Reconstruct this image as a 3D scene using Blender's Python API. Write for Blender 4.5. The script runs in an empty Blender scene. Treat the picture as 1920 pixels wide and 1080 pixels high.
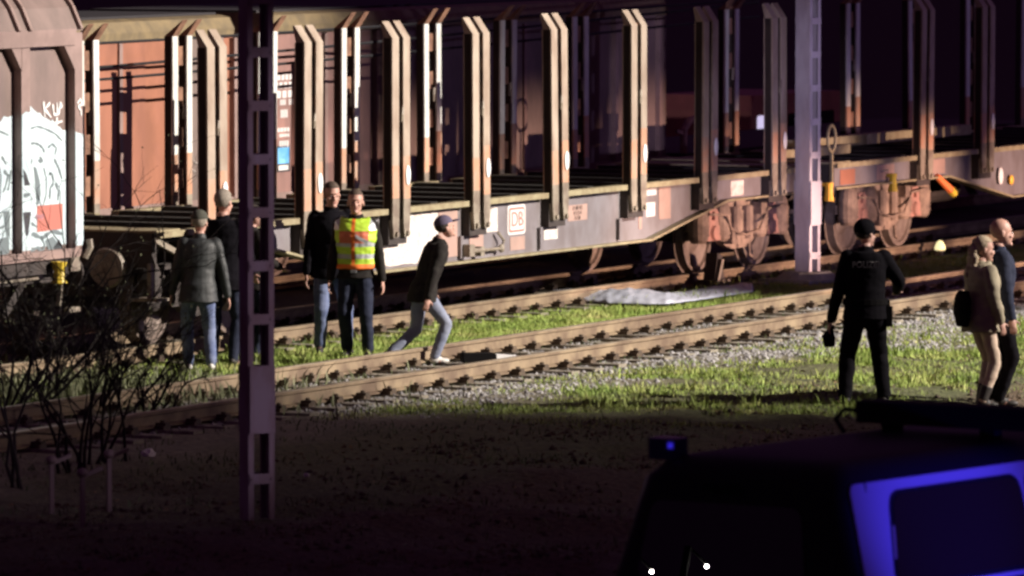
import bpy, bmesh, math, random
import numpy as np
from mathutils import Vector, Matrix, noise, Euler
random.seed(7); rng = np.random.default_rng(7)
C = bpy.context.scene.collection
S = bpy.context.scene
R = math.radians

# ------------------------------------------------------------------ camera
F = 13000.0; HOR = -265.0; CAMZ = 5.4                   # focal length in 1920-wide pixels, horizon row, eye height
PIT = math.atan((540 - HOR) / F)
cam_d = bpy.data.cameras.new('camera'); cam = bpy.data.objects.new('camera', cam_d); C.objects.link(cam)
cam_d.sensor_width = 36.0; cam_d.lens = F / 1920 * 36.0
cam_d.clip_start = 0.5; cam_d.clip_end = 3000
cam.location = (0, 0, CAMZ); cam.rotation_euler = (math.pi / 2 - PIT, 0, 0)
cam_d.dof.use_dof = True; cam_d.dof.focus_distance = 74.0; cam_d.dof.aperture_fstop = 3.2
S.camera = cam

_fw = Vector((0, math.cos(PIT), -math.sin(PIT))); _up = Vector((0, math.sin(PIT), math.cos(PIT))); _rt = Vector((1, 0, 0))
CAM = Vector((0, 0, CAMZ))
def ray(x, y): return _fw + _rt * ((x - 960) / F) + _up * ((540 - y) / F)
def onz(x, y, z=0.0):
    r = ray(x, y); return CAM + r * ((z - CAMZ) / r.z)
# track frame: t runs along the rails away from the viewer, w across them towards the trains
PHI = math.atan((7200 - 960) / F * math.cos(PIT))
U = Vector((math.sin(PHI), math.cos(PHI), 0)); N = Vector((-U.y, U.x, 0)); YAW = math.atan2(U.y, U.x)
O = onz(1040, 636, .16); O.z = 0
def pt(t, w, z=0.0): return O + U * t + N * w + Vector((0, 0, z))
def tw(p): d = Vector(p) - O; return d.dot(U), d.dot(N)
def onw(x, y, w):
    r = ray(x, y); p = CAM + r * (((O + N * w - CAM).dot(N)) / r.dot(N)); return (p - O).dot(U), p.z

def atx(px, w, z=0.0):                  # the point on the line w across the tracks that stands in column px
    r = ray(px, 540); k = r.x / r.y; B = O + N * w
    t = (k * B.y - B.x) / (U.x - k * U.y); return pt(t, w, z)

# ------------------------------------------------------------------ world and lights
wd = bpy.data.worlds.new('World'); S.world = wd; wd.use_nodes = True
bg = wd.node_tree.nodes['Background']; bg.inputs[0].default_value = (.52, .17, .60, 1); bg.inputs[1].default_value = .07
S.view_settings.view_transform = 'Standard'; S.view_settings.look = 'None'
S.view_settings.exposure = 0; S.view_settings.gamma = 1
S.cycles.max_bounces = 5; S.cycles.diffuse_bounces = 1; S.cycles.use_denoising = True; S.cycles.sample_clamp_indirect = 4
S.cycles.filter_width = 2.7

def spot(name, loc, aim, power, col, half, blend, radius=.3, sc=(1, 1)):
    d = bpy.data.lights.new(name, 'SPOT'); o = bpy.data.objects.new(name, d); C.objects.link(o)
    d.energy = power; d.color = col; d.spot_size = R(half * 2); d.spot_blend = blend; d.shadow_soft_size = radius
    o.location = loc; o.rotation_euler = (Vector(aim) - Vector(loc)).to_track_quat('-Z', 'Y').to_euler()
    o.scale = (sc[0], sc[1], 1)
    return o
def point(name, loc, power, col, radius=.2):
    d = bpy.data.lights.new(name, 'POINT'); o = bpy.data.objects.new(name, d); C.objects.link(o)
    d.energy = power; d.color = col; d.shadow_soft_size = radius; o.location = loc
    return o
# the rescue service's floodlight mast, across the tracks to the viewer's right
FL = pt(10, -38, 18.6)
spot('floodlight', FL, pt(10 - 41*math.tan(R(17)), 3, .4), 212000, (1, .90, .81), 17.2, .34, .075)
spot('floodlight_spill', pt(10.6, -38, 18.2), pt(-3, -6, 0), 9000, (1, .82, .66), 22, .9, .3)
# headlights of vehicles further along the yard: low warm beams on the bogies
for k, (tt, e) in enumerate([(9.6, 1), (12.4, 1.3), (15.2, 1.3), (18.2, 1.3), (21.4, 1.2)]):
    spot('headlight', pt(15 + k * .4, -15, .75), pt(tt, 3, .55), 24000 * e, (1, .64, .50), 5.4, 1.0, .08)
# blue and violet flashes of the emergency vehicles
point('blue_flash', pt(24, -17, 3.4), 1500, (.58, .44, 1.0), .3)
spot('blue_flash', Vector((9.5, 44, 2.4)), atx(1514, 2.75, 1.9), 27000, (.76, .66, 1.0), 2.7, .7, .1)
spot('blue_flash', Vector((9.5, 50.0, 3.6)), Vector((-2.1, 57.2, 2.0)), 1500, (.74, .56, .80), 9, .6, .2)
spot('blue_flash', Vector((5.8, 44.9, .55)), Vector((3.0, 46.5, 1.02)), 1250, (.07, .045, 1.0), 24, 1.0, .12)

# ------------------------------------------------------------------ materials
M = {}
def mat(name, col, rough=.7, metal=0, col2=None, scale=6, amount=.5, bump=0, detail=5, coat=0, emit=None, estr=0, stretch=None, lo=.38, hi=.62):
    m = bpy.data.materials.new(name); m.use_nodes = True; nt = m.node_tree; b = nt.nodes['Principled BSDF']
    b.inputs['Roughness'].default_value = rough; b.inputs['Metallic'].default_value = metal
    if coat: b.inputs['Coat Weight'].default_value = coat; b.inputs['Coat Roughness'].default_value = .05
    b.inputs['Base Color'].default_value = (*col, 1)
    if emit: b.inputs['Emission Color'].default_value = (*emit, 1); b.inputs['Emission Strength'].default_value = estr
    if col2 or bump:
        tc = nt.nodes.new('ShaderNodeTexCoord'); no = nt.nodes.new('ShaderNodeTexNoise')
        no.inputs['Scale'].default_value = scale; no.inputs['Detail'].default_value = detail; no.inputs['Roughness'].default_value = .62
        if stretch:
            mp = nt.nodes.new('ShaderNodeMapping'); mp.inputs['Scale'].default_value = stretch
            nt.links.new(tc.outputs['Object'], mp.inputs[0]); nt.links.new(mp.outputs[0], no.inputs['Vector'])
        else: nt.links.new(tc.outputs['Object'], no.inputs['Vector'])
        if col2:
            rp = nt.nodes.new('ShaderNodeValToRGB'); rp.color_ramp.elements[0].position = lo; rp.color_ramp.elements[1].position = hi
            rp.color_ramp.elements[0].color = (*col, 1)
            rp.color_ramp.elements[1].color = (*[a * (1 - amount) + c * amount for a, c in zip(col, col2)], 1)
            nt.links.new(no.outputs['Fac'], rp.inputs[0]); nt.links.new(rp.outputs[0], b.inputs['Base Color'])
        if bump:
            bp = nt.nodes.new('ShaderNodeBump'); bp.inputs['Strength'].default_value = bump; bp.inputs['Distance'].default_value = .02
            nt.links.new(no.outputs['Fac'], bp.inputs['Height']); nt.links.new(bp.outputs[0], b.inputs['Normal'])
    M[name] = m
    if 'cloth' in name or 'bag_' in name or 'car_trim' in name or 'car_paint' in name or 'jeans' in name or 'ground' in name: b.inputs['Specular IOR Level'].default_value = .1
    return m

mat('rail_side', (.26, .195, .12), .8, 0, (.11, .07, .045), 2.3, .9, .3)
mat('rail_head', (.42, .36, .26), .38, .5, (.24, .17, .11), 2, .8)
mat('sleeper', (.30, .27, .21), .9, 0, (.13, .11, .08), 7, .9, .4)
mat('clip', (.04, .028, .02), .8, 0, (.13, .09, .055), 9, .9)
mat('stake_beige', (.42, .345, .27), .6, 0, (.27, .20, .15), 3, .9, .2, stretch=(1, 1, .5))
mat('stake_white', (.74, .76, .72), .5, 0, (.55, .55, .50), 5, .9, .2, stretch=(1, 1, .4))
mat('stake_primer', (.50, .26, .16), .6, 0, (.42, .30, .22), 5, .9)
mat('stake_grey', (.30, .26, .20), .6, 0, (.17, .13, .10), 6, .9, .2)
mat('stake_rust', (.30, .16, .10), .8, 0, (.14, .07, .045), 7, .9)
mat('stake_side_shade', (.020, .012, .010), .85, 0, (.035, .022, .016), 6, .8)  # near-black stake sides: shade put into the colour
mat('reflector', (.92, .92, .90), .3)
mat('reflector_amber', (.95, .52, .06), .4)
mat('yellow_paint', (.75, .55, .04), .5, 0, (.5, .35, .05), 9, .7)
mat('orange_paint', (.85, .22, .06), .5)
mat('sole_bar', (.225, .205, .215), .5, 0, (.165, .14, .14), 3.2, .9, .1, stretch=(1, 1, .6))
mat('sole_white', (.80, .77, .72), .5, 0, (.55, .42, .36), 9, .8, stretch=(1, 1, 1.5))
mat('sole_pink', (.46, .30, .25), .5, 0, (.36, .25, .21), 4, .9)
mat('deck_edge', (.34, .30, .18), .6, 0, (.24, .19, .11), 8, .9)
mat('deck', (.018, .017, .014), .9, 0, (.035, .033, .026), 8, .8)
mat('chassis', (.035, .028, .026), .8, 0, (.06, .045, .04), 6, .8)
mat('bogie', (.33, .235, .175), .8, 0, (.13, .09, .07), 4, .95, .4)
mat('bogie_red', (.42, .21, .165), .75, 0, (.24, .14, .11), 6, .9, .2)
mat('wheel', (.23, .18, .15), .6, .2, (.14, .10, .08), 8, .9)
mat('spring', (.12, .08, .07), .6, .2)
mat('brown_wall', (.24, .17, .15), .55, 0, (.165, .12, .105), 2.2, .9, .1, stretch=(1, 1, .5))
mat('brown_frame', (.31, .215, .19), .55, 0, (.225, .155, .135), 3, .9)
mat('graffiti_white', (.62, .74, .77), .5, 0, (.46, .58, .63), 3, .7)
mat('graffiti_grey', (.16, .20, .21), .5)
mat('graffiti_dark', (.05, .05, .055), .5)
mat('graffiti_red', (.50, .17, .13), .5)
mat('graffiti_pink', (.52, .30, .36), .5)
mat('tag_white', (.85, .85, .83), .5)
mat('graffiti_faint', (.36, .31, .28), .5)
mat('orange_wall', (.37, .155, .095), .55, 0, (.27, .115, .072), 2.4, .9, .1, stretch=(1, 1, .5))
mat('panel_grey', (.22, .165, .145), .6, 0, (.15, .115, .10), 4, .9, .1, stretch=(1, 1, .5))
mat('panel_pink', (.31, .175, .15), .55, 0, (.22, .13, .115), 3, .9, .1, stretch=(1, 1, .5))
mat('eave', (.25, .19, .10), .6, 0, (.16, .125, .075), 5, .9)
mat('roof_dark', (.03, .027, .03), .8)
mat('label_white', (.72, .68, .66), .5)
mat('blue_sticker', (.10, .36, .72), .4, 0, (.25, .55, .85), 9, .8)
mat('black_rim', (.03, .03, .035), .5)
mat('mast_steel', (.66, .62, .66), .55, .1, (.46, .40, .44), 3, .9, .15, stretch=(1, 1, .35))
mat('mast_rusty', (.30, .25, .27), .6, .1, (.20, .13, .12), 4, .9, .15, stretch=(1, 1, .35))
mat('mast_dark', (.02, .02, .02), .9)
mat('concrete', (.24, .23, .22), .9, 0, (.15, .14, .13), 7, .9, .4)
mat('cable', (.012, .012, .014), .6)
mat('skin', (.52, .30, .23), .55, 0, (.44, .23, .18), 14, .6)
mat('lips', (.33, .12, .11), .5)
mat('eye', (.03, .02, .02), .3)
mat('hair_dark', (.03, .022, .018), .8, 0, (.06, .045, .035), 60, .8, .5)
mat('hair_grey', (.30, .26, .21), .8, 0, (.18, .15, .12), 60, .8, .5)
mat('hair_brown', (.10, .065, .045), .8, 0, (.05, .035, .025), 60, .8, .5)
mat('black_cloth', (.0045, .004, .006), .95, 0, (.007, .006, .009), 12, .8)
mat('dark_cloth', (.018, .015, .015), .9, 0, (.032, .03, .026), 12, .8)
mat('navy_cloth', (.020, .024, .042), .9, 0, (.035, .04, .065), 12, .8)
mat('leather', (.016, .019, .020), .6, 0, (.020, .024, .025), 3, .8)
mat('jeans', (.105, .135, .25), .9, 0, (.19, .225, .34), 6, .9, .2)
mat('jeans_pale', (.26, .285, .36), .9, 0, (.18, .205, .29), 6, .9, .2)
mat('coat_beige', (.34, .295, .20), .8, 0, (.23, .195, .135), 7, .9, .3)
mat('cream_cloth', (.58, .46, .36), .85, 0, (.48, .37, .29), 9, .8, .2)
mat('fur', (.50, .41, .29), .95, 0, (.30, .23, .15), 30, .9, .8)
mat('vest_lime', (.50, .74, .05), .6, 0, (.42, .66, .04), 9, .8, .2)
mat('vest_orange', (.90, .20, .03), .6)
mat('vest_red', (.62, .16, .08), .6)
mat('vest_silver', (.50, .52, .53), .35, .3)
mat('shoe_dark', (.03, .025, .022), .6)
mat('shoe_pale', (.62, .60, .56), .6)
mat('text_grey', (.16, .15, .15), .6)
mat('cap_dark', (.045, .045, .035), .9, 0, (.08, .08, .06), 18, .8)
mat('cap_purple', (.10, .08, .13), .9)
mat('white_sheet', (.52, .54, .62), .75, 0, (.40, .42, .49), 3, .8, .2)
mat('bag_black', (.006, .0055, .006), .9)
mat('car_paint', (.006, .006, .009), .45, 0)
mat('car_pillar', (.30, .31, .36), .35, .2, coat=.3)
mat('car_glass', (.004, .004, .006), .0, 0)
mat('car_trim', (.006, .006, .007), .7)
mat('blue_glint', (.02, .03, .35), .15, 0, emit=(.05, .03, .9), estr=.5)
mat('blue_lens_dark', (.012, .014, .07), .2)
mat('lamp_glow', (.8, .8, .9), .4, emit=(.78, .70, 1.0), estr=.8)
mat('blue_glow', (.05, .05, .5), .4, emit=(.06, .04, .75), estr=.35)
mat('van_red', (.36, .13, .08), .5, 0, (.26, .10, .06), 3, .8)
mat('bark', (.014, .011, .010), .95, 0, (.028, .021, .017), 9, .8)
mat('leaf_dim', (.10, .12, .05), .8, 0, (.19, .19, .11), 5, .9)
mat('earth', (.075, .052, .032), .95, 0, (.035, .026, .018), 5, .9)
mat('leaf_dry', (.20, .13, .07), .9, 0, (.09, .06, .035), 9, .9)
mat('stone', (.40, .39, .385), .9, 0, (.17, .16, .155), 9, .9)
mat('lamp_yellow', (.8, .75, .35), .4, emit=(1, .86, .45), estr=1.1)
mat('street_glow', (1, 1, 1), .4, emit=(1, .93, .82), estr=1500)

# grass blades: colour drifts over the ground
def grass_mat(name, a, b, c):
    m = bpy.data.materials.new(name); m.use_nodes = True; nt = m.node_tree; bs = nt.nodes['Principled BSDF']; bs.inputs['Roughness'].default_value = .75
    tc = nt.nodes.new('ShaderNodeTexCoord'); n1 = nt.nodes.new('ShaderNodeTexNoise'); n1.inputs['Scale'].default_value = 1.4; n1.inputs['Detail'].default_value = 4
    rp = nt.nodes.new('ShaderNodeValToRGB'); e = rp.color_ramp.elements; e[0].position = .3; e[0].color = (*a, 1); e[1].position = .72; e[1].color = (*c, 1)
    k = e.new(.5); k.color = (*b, 1)
    nt.links.new(tc.outputs['Object'], n1.inputs['Vector']); nt.links.new(n1.outputs['Fac'], rp.inputs[0]); nt.links.new(rp.outputs[0], bs.inputs['Base Color'])
    M[name] = m
grass_mat('grass', (.17, .27, .04), (.30, .40, .08), (.48, .46, .17))
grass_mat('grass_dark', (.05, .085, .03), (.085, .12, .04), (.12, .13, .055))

# ------------------------------------------------------------------ mesh helpers
class MB:
    def __init__(s): s.v = []; s.f = []; s.mi = []
    def add(s, v, f, m=0):
        k = len(s.v); s.v += [tuple(p) for p in v]; s.f += [tuple(i + k for i in q) for q in f]; s.mi += [m] * len(f); return s
    def box(s, x0, x1, y0, y1, z0, z1, m=0):
        return s.add([(x0,y0,z0),(x1,y0,z0),(x1,y1,z0),(x0,y1,z0),(x0,y0,z1),(x1,y0,z1),(x1,y1,z1),(x0,y1,z1)],
                     [(0,3,2,1),(4,5,6,7),(0,1,5,4),(1,2,6,5),(2,3,7,6),(3,0,4,7)], m)
    def prism(s, poly, axis, a, b, m=0):
        n = len(poly)
        def mk(p, c):
            if axis == 'x': return (c, p[0], p[1])
            if axis == 'y': return (p[0], c, p[1])
            return (p[0], p[1], c)
        v = [mk(p, a) for p in poly] + [mk(p, b) for p in poly]
        f = [tuple(range(n)), tuple(range(2*n-1, n-1, -1))] + [(i, i+n, (i+1) % n + n, (i+1) % n) for i in range(n)]
        return s.add(v, f, m)
    def bar(s, p, q, a, b, m=0, up=(0, 0, 1)):
        p = Vector(p); q = Vector(q); d = (q - p).normalized(); u = Vector(up)
        if abs(d.dot(u)) > .95: u = Vector((1, 0, 0))
        x = d.cross(u).normalized(); y = x.cross(d)
        v = [c + x * i * a / 2 + y * j * b / 2 for c in (p, q) for i, j in ((-1,-1),(1,-1),(1,1),(-1,1))]
        return s.add(v, [(3,2,1,0),(4,5,6,7),(0,1,5,4),(1,2,6,5),(2,3,7,6),(3,0,4,7)], m)
    def tube(s, pts, rad, seg=8, m=0, cap=True):
        pts = [Vector(p) for p in pts]
        if not hasattr(rad, '__len__'): rad = [rad] * len(pts)
        v = []; f = []; prev = None
        for i, p in enumerate(pts):
            d = (pts[min(i+1, len(pts)-1)] - pts[max(i-1, 0)]).normalized()
            x = prev - d * prev.dot(d) if prev else d.cross(Vector((0,0,1)) if abs(d.z) < .9 else Vector((1,0,0)))
            if x.length < 1e-5: x = d.orthogonal()
            x.normalize(); prev = x; y = d.cross(x)
            for k in range(seg):
                a = 2 * math.pi * k / seg; v.append(p + (x * math.cos(a) + y * math.sin(a)) * rad[i])
        for i in range(len(pts) - 1):
            for k in range(seg): f.append((i*seg+k, i*seg+(k+1) % seg, (i+1)*seg+(k+1) % seg, (i+1)*seg+k))
        if cap: f.append(tuple(range(seg-1, -1, -1))); f.append(tuple(range((len(pts)-1)*seg, len(pts)*seg)))
        return s.add(v, f, m)
    def ell(s, c, r, seg=16, rings=10, rot=None, m=0, keep=None):
        c = Vector(c); v = []; f = []
        if not hasattr(r, '__len__'): r = (r, r, r)
        for i in range(rings + 1):
            th = math.pi * i / rings
            for k in range(seg):
                a = 2 * math.pi * k / seg
                p = Vector((r[0]*math.sin(th)*math.cos(a), r[1]*math.sin(th)*math.sin(a), r[2]*math.cos(th)))
                v.append(c + (rot @ p if rot else p))
        for i in range(rings):
            for k in range(seg):
                q = (i*seg+k, (i+1)*seg+k, (i+1)*seg+(k+1) % seg, i*seg+(k+1) % seg)
                if keep:
                    cc = sum((v[j] for j in q), Vector()) / 4 - c
                    if not keep(cc): continue
                f.append(q)
        return s.add(v, f, m)
    def loft(s, rings, seg=20, m=0):       # rings of (centre, rx, ry), lying flat
        v = []; f = []
        for c, rx, ry in rings:
            for k in range(seg):
                a = 2 * math.pi * k / seg
                v.append((c[0] + rx * math.cos(a), c[1] + ry * math.sin(a), c[2]))
        for i in range(len(rings) - 1):
            for k in range(seg): f.append((i*seg+k, i*seg+(k+1) % seg, (i+1)*seg+(k+1) % seg, (i+1)*seg+k))
        f.append(tuple(range(seg-1, -1, -1))); f.append(tuple(range((len(rings)-1)*seg, len(rings)*seg)))
        return s.add(v, f, m)
    def mesh(s, name, mats):
        me = bpy.data.meshes.new(name); me.from_pydata(s.v, [], s.f)
        for m in (mats if isinstance(mats, (list, tuple)) else [mats]): me.materials.append(M[m])
        me.polygons.foreach_set('material_index', s.mi)
        bm = bmesh.new(); bm.from_mesh(me)
        bmesh.ops.remove_doubles(bm, verts=bm.verts, dist=1e-5)
        bmesh.ops.recalc_face_normals(bm, faces=bm.faces); bm.to_mesh(me); bm.free()
        return me
    def build(s, name, mats, parent=None, smooth=False, loc=None, yaw=None):
        me = s.mesh(name, mats); o = bpy.data.objects.new(name, me); C.objects.link(o)
        if parent: o.parent = parent
        if loc is not None: o.location = loc
        if yaw is not None: o.rotation_euler = (0, 0, yaw)
        if smooth: me.polygons.foreach_set('use_smooth', [True] * len(me.polygons))
        return o
def empty(name, loc, yaw=0.0):
    o = bpy.data.objects.new(name, None); C.objects.link(o); o.location = loc; o.rotation_euler = (0, 0, yaw); o.empty_display_size = .2; return o
def tag(o, label, cat, group=None, kind=None):
    if label: o['label'] = label
    if cat: o['category'] = cat
    if group: o['group'] = group
    if kind: o['kind'] = kind
    return o
def text_mesh(body, size, name, m, parent, loc, rot, ext=.002, sx=1.0):
    cu = bpy.data.curves.new(name, 'FONT'); cu.body = body; cu.size = size; cu.align_x = 'CENTER'; cu.align_y = 'CENTER'; cu.extrude = ext
    t = bpy.data.objects.new('lettering', cu); C.objects.link(t)
    me = bpy.data.meshes.new_from_object(t.evaluated_get(bpy.context.evaluated_depsgraph_get()))
    bpy.data.objects.remove(t); me.materials.clear(); me.materials.append(M[m])
    o = bpy.data.objects.new(name, me); C.objects.link(o); o.parent = parent; o.location = loc; o.rotation_euler = rot; o.scale = (sx, 1, 1)
    return o
FACE_NEAR = (math.pi / 2, 0, 0)      # lettering that reads from the viewer's side of a wagon
TMP = bpy.data.scenes.new('workbench')
def remesh(mb, name, mats, parent, vox, folds=0.0, fscale=7.0, paint=None, fseed=0):
    me0 = mb.mesh(name + '_raw', mats); o0 = bpy.data.objects.new(name + '_raw', me0); TMP.collection.objects.link(o0)
    md = o0.modifiers.new('r', 'REMESH'); md.mode = 'VOXEL'; md.voxel_size = vox; md.use_smooth_shade = True
    sm = o0.modifiers.new('s', 'SMOOTH'); sm.factor = .5; sm.iterations = 3
    vl = TMP.view_layers[0]; vl.update()
    me = bpy.data.meshes.new_from_object(o0.evaluated_get(vl.depsgraph))
    bpy.data.objects.remove(o0); bpy.data.meshes.remove(me0)
    me.name = name; me.materials.clear()
    for m in (mats if isinstance(mats, (list, tuple)) else [mats]): me.materials.append(M[m])
    if folds:
        off = Vector((fseed * 3.1, fseed * 1.7, 0))
        nv = len(me.vertices); co = np.empty(nv * 3); no_ = np.empty(nv * 3)
        me.vertices.foreach_get('co', co); me.vertices.foreach_get('normal', no_); co = co.reshape(-1, 3); no_ = no_.reshape(-1, 3)
        d = np.array([noise.noise(Vector((a, b_, c_)) + off) + .5 * noise.noise((Vector((a, b_, c_)) + off) * 2.3) for a, b_, c_ in co * (fscale, fscale, fscale * 1.7)])
        me.vertices.foreach_set('co', (co + no_ * (d * folds)[:, None]).ravel()); me.update()
    if paint:
        me.polygons.foreach_set('material_index', [paint(c_, n_) for c_, n_ in [(p.center.copy(), p.normal.copy()) for p in me.polygons]])
    else: me.polygons.foreach_set('material_index', [0] * len(me.polygons))
    me.polygons.foreach_set('use_smooth', [True] * len(me.polygons))
    o = bpy.data.objects.new(name, me); C.objects.link(o); o.parent = parent
    return o

# ------------------------------------------------------------------ ground
def axis(lo, hi, step, far):
    a = list(np.arange(lo, hi + 1e-6, step)); d = step; x = hi
    while x < far: d *= 1.5; x += d; a.append(x)
    d = step; x = lo
    while x > -far: d *= 1.5; x -= d; a.insert(0, x)
    return a
TX = axis(-26, 30, .25, 1500); WY = axis(-24, 12, .22, 1500)
def gz(t, w):
    if abs(t) > 60 or abs(w) > 40: return -.05
    z = -.035 + .02 * noise.noise(Vector((t * 1.3, w * 1.3, 0)))
    if w < -1.6:
        k = min(1, (-1.6 - w) / 4)
        z += k * (.10 * noise.noise(Vector((t * .5, w * .5, 3))) + .05 * noise.noise(Vector((t * 1.7, w * 1.7, 5))))
        if w < -5.6: z -= min(.5, (-5.6 - w) * .07) - .04 * noise.noise(Vector((t * 3, w * 3, 1)))
    return z
gm = bpy.data.meshes.new('ground'); nx, ny = len(TX), len(WY)
gm.from_pydata([(t, w, gz(t, w)) for w in WY for t in TX], [], [(j*nx+i, j*nx+i+1, (j+1)*nx+i+1, (j+1)*nx+i) for j in range(ny-1) for i in range(nx-1)])
gm.polygons.foreach_set('use_smooth', [True] * len(gm.polygons))
def ground_mat():
    m = bpy.data.materials.new('ground'); m.use_nodes = True; nt = m.node_tree; b = nt.nodes['Principled BSDF']; b.inputs['Roughness'].default_value = .95
    L = nt.links.new
    tc = nt.nodes.new('ShaderNodeTexCoord'); sp = nt.nodes.new('ShaderNodeSeparateXYZ'); L(tc.outputs['Object'], sp.inputs[0])
    n1 = nt.nodes.new('ShaderNodeTexNoise'); n1.inputs['Scale'].default_value = .9; n1.inputs['Detail'].default_value = 6
    n2 = nt.nodes.new('ShaderNodeTexNoise'); n2.inputs['Scale'].default_value = 14; n2.inputs['Detail'].default_value = 5
    for n in (n1, n2): L(tc.outputs['Object'], n.inputs['Vector'])
    ma = nt.nodes.new('ShaderNodeMath'); ma.operation = 'MULTIPLY_ADD'; ma.inputs[1].default_value = 1.6; L(n1.outputs['Fac'], ma.inputs[0]); L(sp.outputs['Y'], ma.inputs[2])
    mp = nt.nodes.new('ShaderNodeMapRange'); mp.inputs['From Min'].default_value = -10; mp.inputs['From Max'].default_value = 6; L(ma.outputs[0], mp.inputs[0])
    rp = nt.nodes.new('ShaderNodeValToRGB'); L(mp.outputs[0], rp.inputs[0]); cr = rp.color_ramp
    def stop(w, c):
        p = (w + 10) / 16; e = cr.elements.new(p); e.color = (*c, 1)
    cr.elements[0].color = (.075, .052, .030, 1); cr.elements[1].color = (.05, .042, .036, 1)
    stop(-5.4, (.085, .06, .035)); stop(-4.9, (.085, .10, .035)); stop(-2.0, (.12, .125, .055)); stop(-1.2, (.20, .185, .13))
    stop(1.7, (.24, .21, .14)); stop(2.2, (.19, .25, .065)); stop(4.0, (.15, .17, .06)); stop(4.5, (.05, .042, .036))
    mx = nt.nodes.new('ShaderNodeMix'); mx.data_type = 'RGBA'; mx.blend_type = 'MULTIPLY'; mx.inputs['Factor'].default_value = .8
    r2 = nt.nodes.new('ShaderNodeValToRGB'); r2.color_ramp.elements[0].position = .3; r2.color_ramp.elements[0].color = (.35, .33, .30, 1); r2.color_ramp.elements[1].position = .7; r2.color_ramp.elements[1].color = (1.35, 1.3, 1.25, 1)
    L(n2.outputs['Fac'], r2.inputs[0]); L(rp.outputs[0], mx.inputs['A']); L(r2.outputs[0], mx.inputs['B']); L(mx.outputs['Result'], b.inputs['Base Color'])
    bp = nt.nodes.new('ShaderNodeBump'); bp.inputs['Strength'].default_value = .8; bp.inputs['Distance'].default_value = .05
    L(n2.outputs['Fac'], bp.inputs['Height']); L(bp.outputs[0], b.inputs['Normal']); M['ground'] = m
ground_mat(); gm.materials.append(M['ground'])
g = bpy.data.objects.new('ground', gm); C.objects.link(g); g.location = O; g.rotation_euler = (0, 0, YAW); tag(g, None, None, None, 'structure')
def gzw(p): t, w = tw(p); return gz(t, w)

# ------------------------------------------------------------------ tracks
RP = [(-.07, 0), (.07, 0), (.07, .012), (.012, .032), (.010, .115), (.036, .125), (.036, .152), (.030, .16), (-.030, .16), (-.036, .152), (-.036, .125), (-.010, .115), (-.012, .032), (-.07, .012)]
def track(wc, t0, t1, label, det=True):
    root = empty('railway_track', pt(0, wc), YAW); tag(root, label, 'railway track', 'parallel railway tracks')
    for sgn in (-1, 1):
        mb = MB()
        n = len(RP); v = []; f = []; m = []
        xs = np.arange(t0, t1, 3.0)
        for x in xs: v += [(x, sgn * .752 + a, b) for a, b in RP]
        for i in range(len(xs) - 1):
            for k in range(n):
                f.append((i*n+k, i*n+(k+1) % n, (i+1)*n+(k+1) % n, (i+1)*n+k)); m.append(1 if k in (6, 7, 8) else 0)
        mb.v = v; mb.f = f; mb.mi = m
        mb.build('rail', ['rail_side', 'rail_head'], root)
    if not det: return root
    base = None
    for k in range(int((min(t1, 24) - max(t0, -13)) / .6)):
        x = max(t0, -13) + k * .6
        if base is None:
            s = MB().prism([(-.13, -.16), (.13, -.16), (.10, .0), (-.10, .0)], 'y', -1.28, 1.28).build('sleeper', 'sleeper', root, loc=(x, 0, -.004))
            fs = []
            for sg in (-1, 1):
                b = MB(); b.box(-.08, .08, sg * .752 - .21, sg * .752 + .21, -.02, .0015)
                for q in (-1, 1):
                    y = sg * .752 + q * .135
                    b.box(-.07, .07, y - .05, y + .05, -.01, .035); b.box(-.045, .045, y - .055, y + .055, .03, .062)
                    b.tube([(0, y, .05), (0, y, .085)], .024, 7)
                fs.append(b.build('rail_fastening', 'clip', s))
            base = (s, fs)
        else:
            s = base[0].copy(); C.objects.link(s); s.location = (x + random.uniform(-.03, .03), random.uniform(-.04, .04) * 0, -.004 - random.uniform(0, .012)); s.rotation_euler = (0, 0, random.uniform(-.012, .012))
            for fo in base[1]: c = fo.copy(); C.objects.link(c); c.parent = s
    return root
track(0, -60, 160, 'empty railway track with rusty rails crossing the lit grass')
track(4.32, -60, 160, 'railway track carrying the flat wagons with tall stakes')
track(8.8, -60, 160, 'railway track under the brown covered wagons behind', False)

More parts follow.
